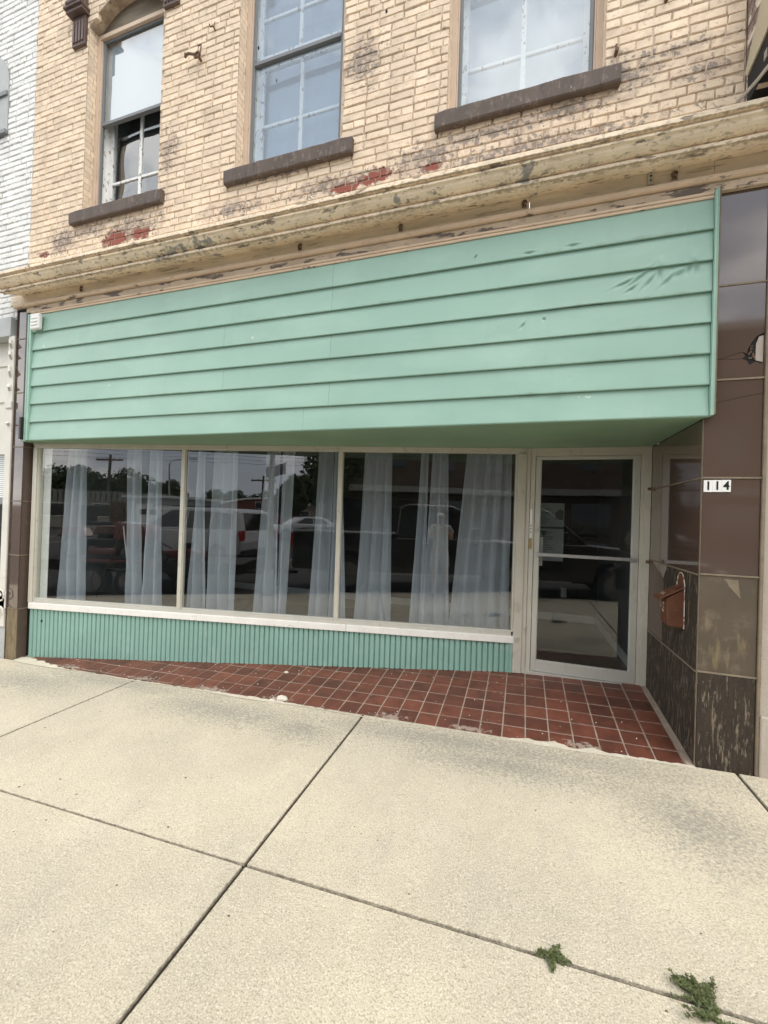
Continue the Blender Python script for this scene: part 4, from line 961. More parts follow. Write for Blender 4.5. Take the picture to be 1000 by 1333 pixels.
anchor(-2.80, 4.44, 'hook', 'tiny iron hook high in the brick right of the eye bolt')
anchor(-1.12, 4.03, 'hole', 'small dark plugged hole in brick between middle and right upper windows')
anchor(.82, 3.42, 'peg', 'bent iron peg in the brick right of the right upper window')
anchor(.535, 3.16, 'peg', 'short rusty peg just above the right end of the right window sill')
anchor(-2.32, 4.12, 'hole', 'small bolt head in the left jamb of the middle upper window')
def clasp(x, z, label):
    e = empty('iron_clasp', (x, 3.046, zz(z)), label, 'iron clasp', 'rusty clasps on the frieze under the cornice'); e.scale = (.72, .8, .72); mb = MB()
    mb.tube([(.022 * math.cos(t), -.006, .026 * math.sin(t)) for t in [k * .7 for k in range(8)]], .007, 6); mb.box(-.018, -.008, -.012, 0, -.045, -.02); mb.box(.008, .018, -.012, 0, -.045, -.02); mb.build('loop', m_rust, e)
    mb = MB(); mb.sphere((0, -.008, .002), .010, 8, 6); mb.build('bolt', m_rust, e)
clasp(.885, 2.235, 'rusty clasp on the frieze right of the steel strap')
clasp(-.023, 2.235, 'rusty clasp on the frieze above the middle of the siding')
clasp(-.93, 2.235, 'rusty clasp on the frieze near the siding seam, right side')
clasp(-1.81, 2.235, 'rusty clasp on the frieze above the middle window mullion')
clasp(-4.35, 2.235, 'rusty clasp on the frieze nearest the left end of the cornice')
st = empty('steel_strap', (.752, 3.044, zz(2.245)), 'short galvanised steel strap screwed upright to the weathered frieze', 'metal strap')
mb = MB(); mb.box(-.017, .017, -.005, -.001, -.050, .052); bevel(mb.build('strap', m_steel, st), .002)
mb = MB()
for z in (-.022, .006, .032): mb.cyl((0, -.0052, z), (0, -1, 0), .006, .002, 8)
mb.build('screws', m_dark, st)
# hardened mortar lump and crumbs at the tile edge
def lump(x, y, s, label, zf_=gz, mt=m_chip, grp=None, cat='mortar lump', name='mortar_lump', sc=(1, .7, .5)):
    me = MB(); me.sphere((0, 0, 0), s, 10, 7, sc); rr = random.Random(int(x * 1000)); me.v = [(a * (1 + rr.uniform(-.25, .25)), b * (1 + rr.uniform(-.25, .25)), c * (1 + rr.uniform(-.2, .2))) for a, b, c in me.v]
    o = me.build(name, mt, None, smooth=False); o.location = (x, y, zf_(x, y) + s * sc[2] * .6); tag(o, label, cat, grp)
m_lump = mat('white_mortar', (.62, .58, .50), .9, .1, 30, bump=.6)
lump(-1.865, 3.10, .045, 'larger pale mortar lump stuck at the tile edge left of the long joint', tz, m_lump)
lump(-1.93, 3.05, .032, 'smaller pale mortar lump at the tile edge left of the long joint', tz, m_lump)
lump(-2.10, 3.55, .022, 'white crumb lying against the ribbed panel', tz, m_lump, None, 'debris', 'mortar_crumb')
mb = MB(); rr = random.Random(21)
for k in range(150):
    x = rr.uniform(-4.9, 1.0); y = 3.09 + rr.random() ** 1.6 * .9
    if Vector((x, y)).dot(wn) > wc - .03 or y > 4.1: continue
    s = rr.uniform(.002, .0055); z = tz(x, y) + .001
    mb.add([(x - s, y - s * .6, z), (x + s * .8, y - s, z), (x + s, y + s * .7, z), (x - s * .5, y + s, z), (x, y, z + s * 1.1)], [(0, 1, 4), (1, 2, 4), (2, 3, 4), (3, 0, 4)])
tag(mb.build('grit', m_lump), 'pale grit and paint flakes scattered over the red tiles', 'grit', kind='stuff')
mb = MB()
for k in range(70):
    x = rr.uniform(-4.5, 1.5); y = rr.uniform(1.0, 3.0); s = rr.uniform(.0015, .005); z = gz(x) + .0015
    mb.add([(x - s * 1.6, y - s * .6, z), (x + s * .8, y - s, z), (x + s, y + s * .7, z), (x - s * .5, y + s, z), (x, y, z + s * .8)], [(0, 1, 4), (1, 2, 4), (2, 3, 4), (3, 0, 4)])
tag(mb.build('leaf_litter', m_rust), 'tiny brown leaf bits scattered over the concrete sidewalk', 'leaf litter', kind='stuff')

# ---------------------------------------------------------------- weeds
m_weed = mat('weed_green', (.085, .105, .035), .6, .3, 60, island=.35, bump=0)
m_stem = mat('weed_stem', (.16, .09, .05), .7, .2, 40, bump=0)
def weed(x, y, L, ang, seed, n, label, spread=.5, name='weed'):
    rr = random.Random(seed); e = empty(name, (x, y, gz(x)), label, 'weed'); lv = MB(); stm = MB()
    for k in range(n):
        a = ang + rr.gauss(0, spread); l = L * rr.uniform(.45, 1.0); h_ = rr.uniform(.05, .32); pts = []; p = Vector((rr.uniform(-.012, .012), rr.uniform(-.008, .008), -.004)); d = Vector((math.cos(a), math.sin(a), h_)).normalized()
        for q in range(9):
            pts.append(tuple(p)); p = p + d * l / 8; d = (d + Vector((rr.uniform(-.25, .25), rr.uniform(-.25, .25), -.10 * (q > 2)))).normalized()
            p.z = max(p.z, .003)
        stm.tube(pts, [.0014] * 4 + [.001] * 5, 4)
        for q in range(1, 9):
            for w_ in range(8):
                c = Vector(pts[q]) + Vector((rr.uniform(-.006, .006), rr.uniform(-.006, .006), rr.uniform(-.001, .006))); la = rr.uniform(0, 6.28); ll = rr.uniform(.004, .009) ; t = Vector((math.cos(la), math.sin(la), rr.uniform(-.2, .7))) * ll; s_ = Vector((-math.sin(la), math.cos(la), rr.uniform(-.4, .4))) * ll * .42
                lv.add([tuple(c - t * .5), tuple(c + s_), tuple(c + t), tuple(c - s_)], [(0, 1, 2, 3)])
    stm.build('stem', m_stem, e); lv.build('leaves', m_weed, e)
weed(.155, 1.590, .060, .3, 5, 12, 'small green weed growing in the cross joint of the sidewalk', 1.6)
weed(.630, 1.565, .125, 2.2, 8, 30, 'larger bushy green weed growing in the joint at the right', .55)
weed(.650, 1.54, .09, -1.5, 9, 24, 'low green weed trailing forward beneath the larger bushy weed', .9)

# ================================================================= NEIGHBOURS
nl = empty('neighbouring_building', (0, 0, 0), 'white painted brick building with a grey arched window left of the pier', 'building')
mb = MB(); mb.box(-9.5, -5.232, YF + .012, YF + .33, zz(2.05), ZB1); nwall = mb.build('brick_wall', m_wmortar, nl)
rg = random.Random(5)
ops2 = [(-6.55, -5.68, zz(4.24), (lambda x: zz(4.80) + math.sqrt(max(0, .435 ** 2 - (x + 6.115) ** 2))))]
wb = lay(-9.5, XL - .004, zz(2.07), ZB1, ops2, 0.0643, .203, .011, 7, rg)
set_bricks(wb, YF + .004, nwall, m_wbrick, mat('white_brick_far', (.72, .73, .71), .8, .08, 5, island=.05, bump=.5, bscale=120), 160, rg)
m_gp = mat('grey_boarding', (.42, .44, .44), .7, .1, 4, bump=.2); 
mb = MB(); A = [(-6.115 + .435 * math.cos(t), zz(4.80) + .435 * math.sin(t)) for t in [math.pi * k / 16 for k in range(17)]]
mb.prism([(x, YF - .002, z) for x, z in A + [(-6.55, zz(4.24)), (-5.68, zz(4.24))]], (0, .01, 0)); aw = mb.build('arched_window', m_gp, nl)
mb = MB(); mb.box(-6.55, -5.68, YF - .02, YF - .002, zz(4.655), zz(4.70)); mb.box(-6.57, -5.66, YF - .035, YF + .01, zz(4.20), zz(4.24)); mb.build('rail', m_slot, aw)
m_nw = mat('white_shopfront_paint', (.66, .64, .58), .6, .08, 4, layers=[dict(c=(.35, .32, .27), s=12, lo=.62, hi=.72, a=.5)])
mb = MB(); mb.box(-9.5, -5.43, YF - .03, YF + .3, zz(1.86), zz(2.07)); mb.build('lintel', m_gp, nl)
mb = MB(); mb.box(-5.47, -5.375, YF - .02, YF + .3, gz(-5.4) + .35, zz(1.857)); mb.box(-5.478, -5.367, YF - .035, YF - .0205, zz(1.05), zz(1.12)); bevel(mb.build('pilaster', m_nw, nl), .003)
mb = MB()
for k, (z, h_) in enumerate(((1.72, .09), (1.60, .08), (1.40, .12), (1.25, .06), (.86, .03))): mb.tube([(-5.42, YF - .025, zz(z)), (-5.42 + .03, YF - .05, zz(z + h_ * .4)), (-5.42 - .01, YF - .03, zz(z + h_))], .013, 6)
mb.build('carved_ornament', m_nw, nl)
mb = MB(); mb.box(-9.5, -5.475, YF + .10, YF + .16, zz(.56), zz(1.857)); mb.box(-9.5, -5.475, YF + .085, YF + .0995, zz(1.16), zz(1.20)); mb.box(-9.5, -5.475, YF + .085, YF + .0995, zz(1.58), zz(1.62)); mb.build('transom_panel', m_nw, nl)
mb = MB()
z = zz(.56)
while z > zz(.06): mb.box(-9.4, -5.49, YF + .20, YF + .203, z - .020, z - .002); z -= .024
tag(mb.build('blind_slats', m_plast, nl), kind='stuff')
mb = MB(); mb.quad((-9.5, YF + .13, zz(-.98)), (-5.475, YF + .13, zz(-.98)), (-5.475, YF + .13, zz(.56)), (-9.5, YF + .13, zz(.56))); mb.build('window_pane', m_glass, nl)
mb = MB(); mb.box(-9.5, -5.47, YF + .9, YF + 1.0, gz(-6), zz(2)); mb.build('interior_wall', m_dark, nl)
mb = MB(); mb.box(-9.5, -5.362, YF - .02, YF + .35, zz(-1.17), zz(-.985)); mb.build('window_ledge', m_white, nl)
mb = MB(); mb.box(-9.5, -5.365, YF + .0, YF + .35, gz(-6) - .1, zz(-1.172)); mb.build('stall_riser', m_gp, nl)
mb = MB(); mb.tube([(-5.41 + (.015 + .008 * t) * math.cos(t), YF - .045, zz(-1.03) + (.015 + .008 * t) * math.sin(t)) for t in [k * .5 for k in range(18)]], .009, 6); mb.tube([(-5.41 + (.015 + .008 * t) * math.cos(t), YF - .045, zz(-1.20) - (.015 + .008 * t) * math.sin(t)) for t in [k * .5 for k in range(14)]], .009, 6); mb.build('scroll_ornament', m_nw, nl)

nr = empty('neighbouring_building', (0, 0, 0), 'beige stucco building with a projecting awning at the right edge', 'building')
mb = MB(); mb.box(1.4135, 5.0, YF + .0, YF + .5, gz(1.4) - .1, zz(2.14)); mb.build('stucco_wall', m_stucco, nr)
mb = MB(); mb.box(1.4125, 5.0, YF - .022, YF - .0005, gz(1.4) - .1, zz(-1.13)); bevel(mb.build('plinth', m_stucco, nr), .008)
m_oldb = mat('bare_purple_brick', (.20, .15, .135), .8, .15, 8, island=.15, layers=[dict(c=(.62, .56, .48), s=9, lo=.52, hi=.56, a=.95, st=(1, 1, 1.2))], bump=.5)
mb = MB(); mb.box(1.2690, 5.0, 2.945, YF + .4, zz(2.60), ZB1); nrw = mb.build('brick_wall', m_mortar, nr)
mb = MB(); z = zz(2.62); k = 0
while z < ZB1 - .07:
    for (p0, p1) in (((2.94, 3.077),) if k % 2 else ((2.94, 3.0), (3.008, 3.077))): mb.box(1.2635, 1.2689, p0, p1, z, z + .056)
    x = 1.264
    while x < 3: mb.box(x, x + .19, 2.938, 2.9449, z, z + .056); x += .2
    z += .0656; k += 1
tag(mb.build('brick_field', m_oldb, nrw), kind='stuff')
awn = empty('awning', (1.3, 2.9, zz(2.7)), 'dark awning with a beige edge board above the cornice at the right', 'awning'); awn.location = (0, 0, 0)
mb = MB(); mb.prism([(1.252, y, zz(z)) for y, z in [(3.072, 2.80), (3.045, 2.757), (2.85, 2.80), (2.40, 2.95), (2.30, 3.35), (2.72, 3.33), (2.90, 3.06)]], (.010, 0, 0)); mb.build('edge_board', m_awn, awn)
mb = MB(); mb.prism([(1.2622, y, zz(z)) for y, z in [(3.060, 2.585), (2.30, 2.72), (2.32, 3.0), (2.85, 2.83), (3.060, 2.79)]], (3.0, 0, 0)); mb.build('underside', m_dark, awn)
mb = MB(); mb.box(1.2575, 1.2618, 2.84, 2.87, zz(2.66), zz(2.71)); mb.box(1.2575, 1.2618, 2.98, 2.99, zz(2.63), zz(2.645)); mb.build('bracket', m_steel, awn)
rd = empty('conduit_rod', (0, 0, 0), 'thin grey metal rod bracing from the brick wall up to the awning', 'rod')
mb = MB(); mb.tube([(1.215, YF, zz(2.63)), (1.232, 2.86, zz(2.56)), (1.235, 2.40, zz(2.42))], .010, 8); mb.build('rod', m_steel, rd)

# ================================================================= STREET BEHIND THE CAMERA (seen in the glass)
def place(e, x, y, rz=0):
    e.location = (x, y, road_z(x, y)); e.rotation_euler = (0, 0, rz); return e
def wheel(parent, x, y, r, w_=.2):
    mb = MB(); s = 1 if y > 0 else -1; mb.cyl((x, y - s * w_, r), (0, s, 0), r, w_, 28); t = bevel(mb.build('wheel', m_tyre, parent), .02)
    mb = MB(); mb.cyl((x, y, r), (0, s, 0), r * .66, .01, 24)
    for k in range(5):
        a = k * 1.2566; mb.box(x - .02, x + .02, min(y, y + s * .02), max(y, y + s * .02), r, r + r * .1) if False else mb.tube([(x, y + s * .015, r), (x + r * .6 * math.cos(a), y + s * .012, r + r * .6 * math.sin(a))], .022, 6)
    mb.build('rim', m_rim, t)
def vehicle(name, label, cat, body, cabin, hw, wheels, r, mt, wins, cabin_in=.18, lights=(), extra=None):
    e = empty(name, (0, 0, 0), label, cat)
    mb = MB(); ys = [(-hw, .94), (-hw + .09, 1.0), (hw - .09, 1.0), (hw, .94)]
    cx_ = sum(p[0] for p in body) / len(body); cz_ = .75
    mb.loft([[(cx_ + (x - cx_) * (.985 if k < 1 else k), y, cz_ + (z - cz_) * k) for x, z in body] for y, k in ys]); bevel(mb.build('body', mt, e), .03, 2, 25)
    mb = MB(); zlo = min(z for x, z in cabin); zhi = max(z for x, z in cabin)
    def cy(z, s): return s * (hw - .06 - cabin_in * (z - zlo) / (zhi - zlo))
    mb.loft([[(x, cy(z, -1), z) for x, z in cabin], [(x, cy(z, -1) + .08, z + (.015 if z > zlo else 0)) for x, z in cabin], [(x, cy(z, 1) - .08, z + (.015 if z > zlo else 0)) for x, z in cabin], [(x, cy(z, 1), z) for x, z in cabin]]); bevel(mb.build('cabin', mt, e), .02, 2, 25)
    for wp in wins:
        for s in (-1, 1):
            mb = MB(); mb.prism([(x, cy(z, s) + s * .006, z) for x, z in wp], (0, -s * .012, 0)); mb.build('side_window', m_carglass, e)
    for (nm, mt_, bx) in lights:
        for s in (-1, 1):
            x0, x1, y0, y1, z0, z1 = bx; a, b = sorted((s * y0, s * y1)); mb = MB(); mb.box(x0, x1, a, b, z0, z1); bevel(mb.build(nm, mt_, e), .01)
    for x in wheels:
        for s in (-1, 1): wheel(e, x, s * (hw - .01), r)
    if extra: extra(e)
    return e
def suv_x(e):
    for s in (-1, 1):
        mb = MB(); mb.tube([(-1.2, s * .62, 1.80), (-1.1, s * .62, 1.84), (1.3, s * .62, 1.84), (1.5, s * .62, 1.78)], .015, 6); mb.build('roof_rail', m_black, e)
    mb = MB(); mb.prism([(-2.34, -.62, 1.15), (-2.18, -.58, 1.66), (-2.18, .58, 1.66), (-2.34, .62, 1.15)], (-.01, 0, 0)); mb.build('rear_window', m_carglass, e)
    mb = MB(); mb.prism([(1.62, -.66, 1.14), (.84, -.58, 1.68), (.84, .58, 1.68), (1.62, .66, 1.14)], (.02, 0, .02)); mb.build('windscreen', m_carglass, e)
    mb = MB(); mb.box(-2.5, -2.36, -.85, .85, .38, .58); bevel(mb.build('bumper', m_black, e), .03)
suv = vehicle('parked_suv', 'silver estate-style suv parked across the street, mirrored in the display window', 'suv',
    [(-2.38, .42), (-2.42, .8), (-2.34, 1.12), (1.35, 1.10), (1.75, 1.06), (2.30, .92), (2.40, .72), (2.38, .40), (1.9, .36), (1.88, .62), (1.6, .74), (1.28, .62), (1.24, .34), (-1.24, .34), (-1.28, .62), (-1.55, .74), (-1.88, .62), (-1.92, .38)],
    [(-2.34, 1.11), (-2.18, 1.68), (-1.9, 1.78), (.55, 1.78), (.85, 1.70), (1.68, 1.10)], .92, (1.57, -1.57), .36, m_silver,
    [[(-2.08, 1.16), (-1.98, 1.62), (-1.25, 1.68), (-1.22, 1.16)], [(-1.14, 1.16), (-1.17, 1.68), (-.25, 1.70), (-.22, 1.16)], [(-.14, 1.16), (-.17, 1.70), (.55, 1.69), (1.40, 1.16)]], .17,
    [('tail_light', m_lampred, (-2.42, -2.30, .72, .905, .85, 1.12)), ('headlight', m_lampw, (2.18, 2.36, .60, .88, .74, .90))], suv_x)
place(suv, -6.9, -6.0, math.pi + .42)
def trk_x(e):
    mb = MB(); mb.box(-2.80, -.62, -.78, .78, .74, 1.20); mb.build('bed_well', m_dark, e)
    mb = MB(); mb.prism([(1.28, -.66, 1.24), (.62, -.60, 1.80), (.62, .60, 1.80), (1.28, .66, 1.24)], (.02, 0, .02)); mb.build('windscreen', m_carglass, e)
    mb = MB(); mb.box(-3.02, -2.92, -.9, .9, .45, .65); bevel(mb.build('bumper', m_steel, e), .02); mb = MB(); mb.box(-3.2, -3.0, -.04, .04, .42, .48); mb.build('tow_hitch', m_black, e)
    for s in (-1, 1):
        mb = MB(); mb.box(-.2, -.02, s * .97 - .012, s * .97 + .012, 1.10, 1.13); mb.build('door_handle', m_steel, e)
        mb = MB(); mb.box(.80, 1.02, min(s * .98, s * 1.16), max(s * .98, s * 1.16), 1.22, 1.46); bevel(mb.build('mirror', m_blackcar, e), .03)
        mb = MB(); mb.box(-1.3, 1.1, min(s * .96, s * 1.02), max(s * .96, s * 1.02), .42, .46); mb.build('side_step', m_steel, e)
trk = vehicle('pickup_truck', 'large black pickup truck parked at the kerb behind the photographer', 'pickup truck',
    [(-2.95, .5), (-2.95, 1.32), (-.72, 1.32), (-.70, 1.22), (1.45, 1.22), (2.65, 1.14), (2.85, .95), (2.85, .5), (2.35, .44), (2.3, .80), (1.95, .92), (1.58, .80), (1.52, .42), (-1.32, .42), (-1.38, .80), (-1.75, .92), (-2.12, .80), (-2.18, .44)],
    [(-.70, 1.22), (-.62, 1.86), (-.45, 1.93), (.50, 1.93), (.66, 1.86), (1.42, 1.20)], .98, (1.95, -1.75), .40, m_blackcar,
    [[(-.52, 1.28), (-.50, 1.80), (-.08, 1.83), (-.06, 1.28)], [(.02, 1.28), (0, 1.83), (.48, 1.82), (1.14, 1.28)]], .16,
    [('tail_light', m_lampred, (-2.97, -2.9, .74, .965, .95, 1.25)), ('headlight', m_lampw, (2.70, 2.86, .62, .94, .84, 1.04))], trk_x)
place(trk, -.05, -1.78, 0)
def sed_x(e):
    mb = MB(); mb.prism([(1.10, -.62, .98), (.45, -.52, 1.38), (.45, .52, 1.38), (1.10, .62, .98)], (.02, 0, .02)); mb.build('windscreen', m_carglass, e)
    mb = MB(); mb.prism([(-1.75, -.62, .98), (-1.15, -.5, 1.36), (-1.15, .5, 1.36), (-1.75, .62, .98)], (-.02, 0, .02)); mb.build('rear_window', m_carglass, e)
sed = vehicle('parked_sedan', 'white low sedan parked far across the street, beyond the pickup bed', 'car',
    [(-2.3, .4), (-2.34, .72), (-2.2, .98), (-1.7, 1.0), (1.1, .98), (2.0, .86), (2.28, .68), (2.25, .36), (1.85, .34), (1.8, .58), (1.5, .68), (1.2, .58), (1.15, .30), (-1.2, .30), (-1.25, .58), (-1.5, .68), (-1.8, .58), (-1.85, .34)],
    [(-1.80, .98), (-1.1, 1.40), (-.7, 1.46), (.15, 1.46), (.5, 1.40), (1.18, .97)], .9, (1.5, -1.5), .33, m_whitecar,
    [[(-1.35, 1.02), (-.95, 1.34), (-.35, 1.38), (-.33, 1.02)], [(-.25, 1.02), (-.27, 1.38), (.25, 1.38), (.85, 1.02)]], .2,
    [('tail_light', m_lampred, (-2.34, -2.2, .55, .86, .74, .92)), ('headlight', m_lampw, (2.0, 2.24, .5, .84, .62, .78))], sed_x)
place(sed, -5.3, -18.5, math.pi - .5)
# equipment trailer and the red tractor on it
tr = empty('utility_trailer', (0, 0, 0), 'low black flatbed trailer hitched behind the pickup', 'trailer')
mb = MB(); mb.box(-2.5, 2.2, -.95, .95, .62, .68); bevel(mb.build('deck', m_asph, tr), .005)
mb = MB(); mb.box(-2.5, 2.2, -1.0, -.951, .52, .74); mb.box(-2.5, 2.2, .951, 1.0, .52, .74); mb.box(2.2, 2.26, -1.0, 1.0, .52, .74); mb.build('side_rail', m_black, tr)
mb = MB(); mb.tube([(2.2, -.7, .55), (3.25, 0, .46)], .04, 6); mb.tube([(2.2, .7, .55), (3.25, 0, .46)], .04, 6); mb.tube([(2.9, 0, .1), (2.9, 0, .95)], .035, 8); mb.build('drawbar', m_black, tr)
for x in (-.75, .05):
    for s in (-1, 1): wheel(tr, x, s * 1.2, .34, .2)
for s in (-1, 1):
    mb = MB(); mb.prism([(-1.2, s * 1.0, .66), (-1.1, s * 1.0, .78), (.4, s * 1.0, .78), (.5, s * 1.0, .66), (.4, s * 1.0, .74), (-1.1, s * 1.0, .74)], (0, s * .24, 0)); mb.build('mudguard', m_redp, tr)
place(tr, -6.3, -1.95, 0)
def tractor(x, y, rz, label):
    e = empty('lawn_tractor', (0, 0, 0), label, 'tractor')
    mb = MB(); mb.prism([(.25, -.26, .42), (1.05, -.26, .42), (1.10, -.26, .66), (1.0, -.26, .82), (.28, -.26, .86)], (0, .52, 0)); bevel(mb.build('bonnet', m_redp, e), .05, 3)
    mb = MB(); mb.box(-.85, 1.0, -.20, .20, .28, .42); mb.build('chassis', m_black, e)
    for s in (-1, 1):
        mb = MB(); mb.prism([(-.95, s * .30, .50), (-.80, s * .30, .72), (-.30, s * .30, .72), (-.15, s * .30, .50)], (0, s * .24, 0)); bevel(mb.build('mudguard', m_redp, e), .03)
        wheel(e, -.55, s * .55, .28, .22); wheel(e, .80, s * .45, .19, .15)
    mb = MB(); mb.box(-.70, -.25, -.22, .22, .74, .84); mb.prism([(-.74, -.22, .82), (-.62, -.22, .82), (-.72, -.22, 1.22), (-.80, -.22, 1.20)], (0, .44, 0)); bevel(mb.build('seat', m_black, e), .04, 3)
    mb = MB(); mb.tube([(.28, 0, .84), (.12, 0, 1.05)], .02, 6); mb.tube([(.12 + .05 * math.sin(t), .17 * math.cos(t), 1.05 + .14 * math.sin(t)) for t in [k * .45 for k in range(15)]], .014, 6); mb.build('steering_wheel', m_black, e)
    mb = MB(); mb.box(-.1, .6, -.55, .55, .12, .28); bevel(mb.build('mower_deck', m_redp, e), .04)
    e.location = (x, y, gz(-6.3) - .14 + .685); e.rotation_euler = (0, 0, rz)
tractor(-7.35, -1.95, .25, 'red lawn tractor on the left end of the trailer'); 
pm = empty('push_mower', (-5.55, -1.7, gz(-6.3) - .14 + .685), 'low red walk-behind mower at the front end of the trailer', 'mower')
mb = MB(); mb.prism([(-.45, -.28, .08), (.45, -.28, .08), (.40, -.28, .22), (.15, -.28, .30), (-.35, -.28, .26)], (0, .56, 0)); bevel(mb.build('deck', m_redp, pm), .04)
mb = MB(); mb.cyl((0, 0, .28), (0, 0, 1), .14, .14, 16); mb.build('engine', m_black, pm)
mb = MB()
for s in (-1, 1): mb.tube([(-.4, s * .24, .24), (-.75, s * .22, .42), (-1.0, s * .20, .50)], .014, 6)
mb.build('handle', m_black, pm)
for x in (-.33, .33):
    for s in (-1, 1): wheel(pm, x, s * .33, .10, .05)


# street lamp with a small flag at the kerb
sp = empty('street_lamp', (-3.33, -.62 + .35, gz(-3.3)), 'grey street lamp post at the kerb with a globe and a small banner flag', 'street lamp')
mb = MB(); mb.cyl((0, 0, 0), (0, 0, 1), .12, .5, 16, .09); mb.cyl((0, 0, .5), (0, 0, 1), .062, 3.3, 16, .05); mb.build('post', m_gp, sp, smooth=True)
mb = MB(); mb.sphere((0, 0, 4.0), .2, 16, 10); mb.build('globe', m_plast, sp, smooth=True)
mb = MB(); mb.tube([(0, 0, 2.35), (.28, -.05, 2.65)], .012, 6); mb.build('flag_bracket', m_steel, sp)
m_flag = mat('faded_red_blue_flag', (.30, .32, .42), .8, .3, 14, objspace=True, layers=[dict(c=(.06, .08, .22), s=5, lo=.5, hi=.55, a=.9)], bump=0)
mb = MB(); vs = []; fs = []
for i in range(9):
    for j in range(6): vs.append((.27 - i * .05, -.05 + .02 * math.sin(i * .9 + j), 2.62 - j * .045 - i * .012 + .01 * math.sin(i)))
for i in range(8):
    for j in range(5): q = i * 6 + j; fs.append((q, q + 1, q + 7, q + 6))
mb.add(vs, fs); mb.build('flag', m_flag, sp, smooth=True)
m_bark0 = mat('grey_pole_wood', (.10, .09, .08), .9, .2, 10)
def pole_util(x, y, h_, label):
    e = empty('utility_pole', (x, y, road_z(x, y)), label, 'utility pole', None); mb = MB(); mb.cyl((0, 0, 0), (0, 0, 1), .15, h_, 10, .10); mb.build('pole', m_bark0, e)
    mb = MB(); mb.box(-1.1, 1.1, -.06, .06, h_ - .5, h_ - .36); mb.build('cross_arm', m_rust, e)
    for k in range(4): mb = MB(); mb.cyl((-1.0 + k * .66, 0, h_ - .36), (0, 0, 1), .05, .16, 8); mb.build('insulator', m_plast, e)
pole_util(-23.3, -28, 6.1, 'wooden utility pole with a cross arm beyond the beige building'); pole_util(-10.8, -30, 4.9, 'short dark utility pole beside the brick building')
al = empty('street_lamp', (-17.3, -26, road_z(-17, -26)), 'tall thin lamp post with a curved arm over the parking lot', 'street lamp'); mb = MB(); mb.tube([(0, 0, 0), (0, 0, 5.3), (.3, 0, 5.6), (1.5, 0, 5.75)], [.09, .06, .04, .035], 8); mb.build('pole', m_gp, al); mb = MB(); mb.box(1.4, 2.1, -.1, .1, 5.7, 5.79); mb.build('lamp_head', m_gp, al)
# overhead wires
wr = MB()
for k in range(3):
    pts = [(-60 + 100 * t, -28 - .3 * k, 5.6 + .35 * k + 3 * (t - .5) ** 2) for t in [i / 14 for i in range(15)]]; wr.tube(pts, .012, 4)
tag(wr.build('overhead_wire', m_black), 'thin overhead wires strung above the far side of the street', 'wire')

# far buildings
m_beige = mat('beige_block_wall', (.36, .335, .27), .85, .1, 2); m_flut = mat('fluted_metal_band', (.24, .235, .20), .6, .1, 4); m_redbrick = mat('red_brick_far', (.20, .075, .05), .85, .2, 3); m_whiter = mat('white_metal_roof', (.66, .66, .64), .5, .05, 2); m_brownb = mat('brown_brick_far', (.085, .06, .042), .85, .25, 3)
def bwin(e, x0, x1, y, z0, z1, fm=None):
    mb = MB(); mb.box(x0 - .06, x1 + .06, y, y + .05, z0 - .06, z1 + .06); f = mb.build('window', fm or m_white, e); mb = MB(); mb.box(x0, x1, y + .05, y + .055, z0, z1); mb.build('pane', m_carglass, f)
b1 = empty('warehouse', (0, 0, 0), 'long low beige building with a fluted metal roof band across the lot', 'building'); G = road_z(-13, -30)
mb = MB(); mb.box(-42, -17.5, -34, -24.5, G - 1, G + 2.35); mb.build('wall', m_beige, b1)
mb = MB(); x = -42
while x < -17.4: mb.box(x, x + .28, -24.62, -24.4, G + 2.0, G + 2.85); x += .4
mb.box(-42, -17.4, -34, -24.63, G + 2.36, G + 2.8); mb.build('fluted_band', m_flut, b1)
for k in range(5): bwin(b1, -39 + k * 4.2, -37 + k * 4.2, -24.5, G + .9, G + 1.8)
mb = MB(); mb.box(-21, -19.9, -24.5, -24.44, G, G + 2.0); mb.build('door', m_rust, b1)
b2 = empty('garage_building', (0, 0, 0), 'small grey building with a white flat roof behind the suv', 'building')
mb = MB(); mb.box(-15.9, -11.9, -22, -17.6, G - 1, G + 2.3); mb.build('wall', m_gp, b2); mb = MB(); mb.box(-16.1, -11.7, -22.2, -17.4, G + 2.3, G + 2.45); mb.build('roof', m_whiter, b2)
mb = MB(); mb.box(-15.3, -13.2, -17.6, -17.55, G, G + 1.9); dd = mb.build('garage_door', m_plast, b2)
for k in range(3): mb = MB(); mb.box(-15.1 + k * .65, -14.65 + k * .65, -17.55, -17.54, G + 1.3, G + 1.6); mb.build('door_pane', m_carglass, dd)
b3 = empty('brick_hall', (0, 0, 0), 'red brick building with a shallow white arched roof line across the street', 'building')
A = [(-24.2 + 13.4 * k / 16 + 0, G + 2.2 + 1.05 * math.sin(math.pi * k / 16)) for k in range(17)]
mb = MB(); mb.prism([(-24.2 + 5, -40, G - 1)] + [(x + 5, -40, z) for x, z in A] + [(-10.8 + 5, -40, G - 1)], (0, -8, 0)); mb.build('wall', m_redbrick, b3)
mb = MB(); mb.tube([(x + 5, -39.9, z) for x, z in A], .13, 6); mb.build('roof_edge', m_whiter, b3)
bwin(b3, -14, -13.2, -40, G + 2.1, G + 2.8); mb = MB(); mb.box(-11, -9.3, -39.95, -39.9, G + 1.3, G + 2.7); mb.build('sign_board', m_beige, b3)
b4 = empty('house', (0, 0, 0), 'distant house with a pale gabled metal roof between trees', 'house')
mb = MB(); mb.box(-9.3, -5.6, -44, -37, road_z(-7,-40) - 1, road_z(-7,-40) + 2.6); mb.build('wall', m_beige, b4)
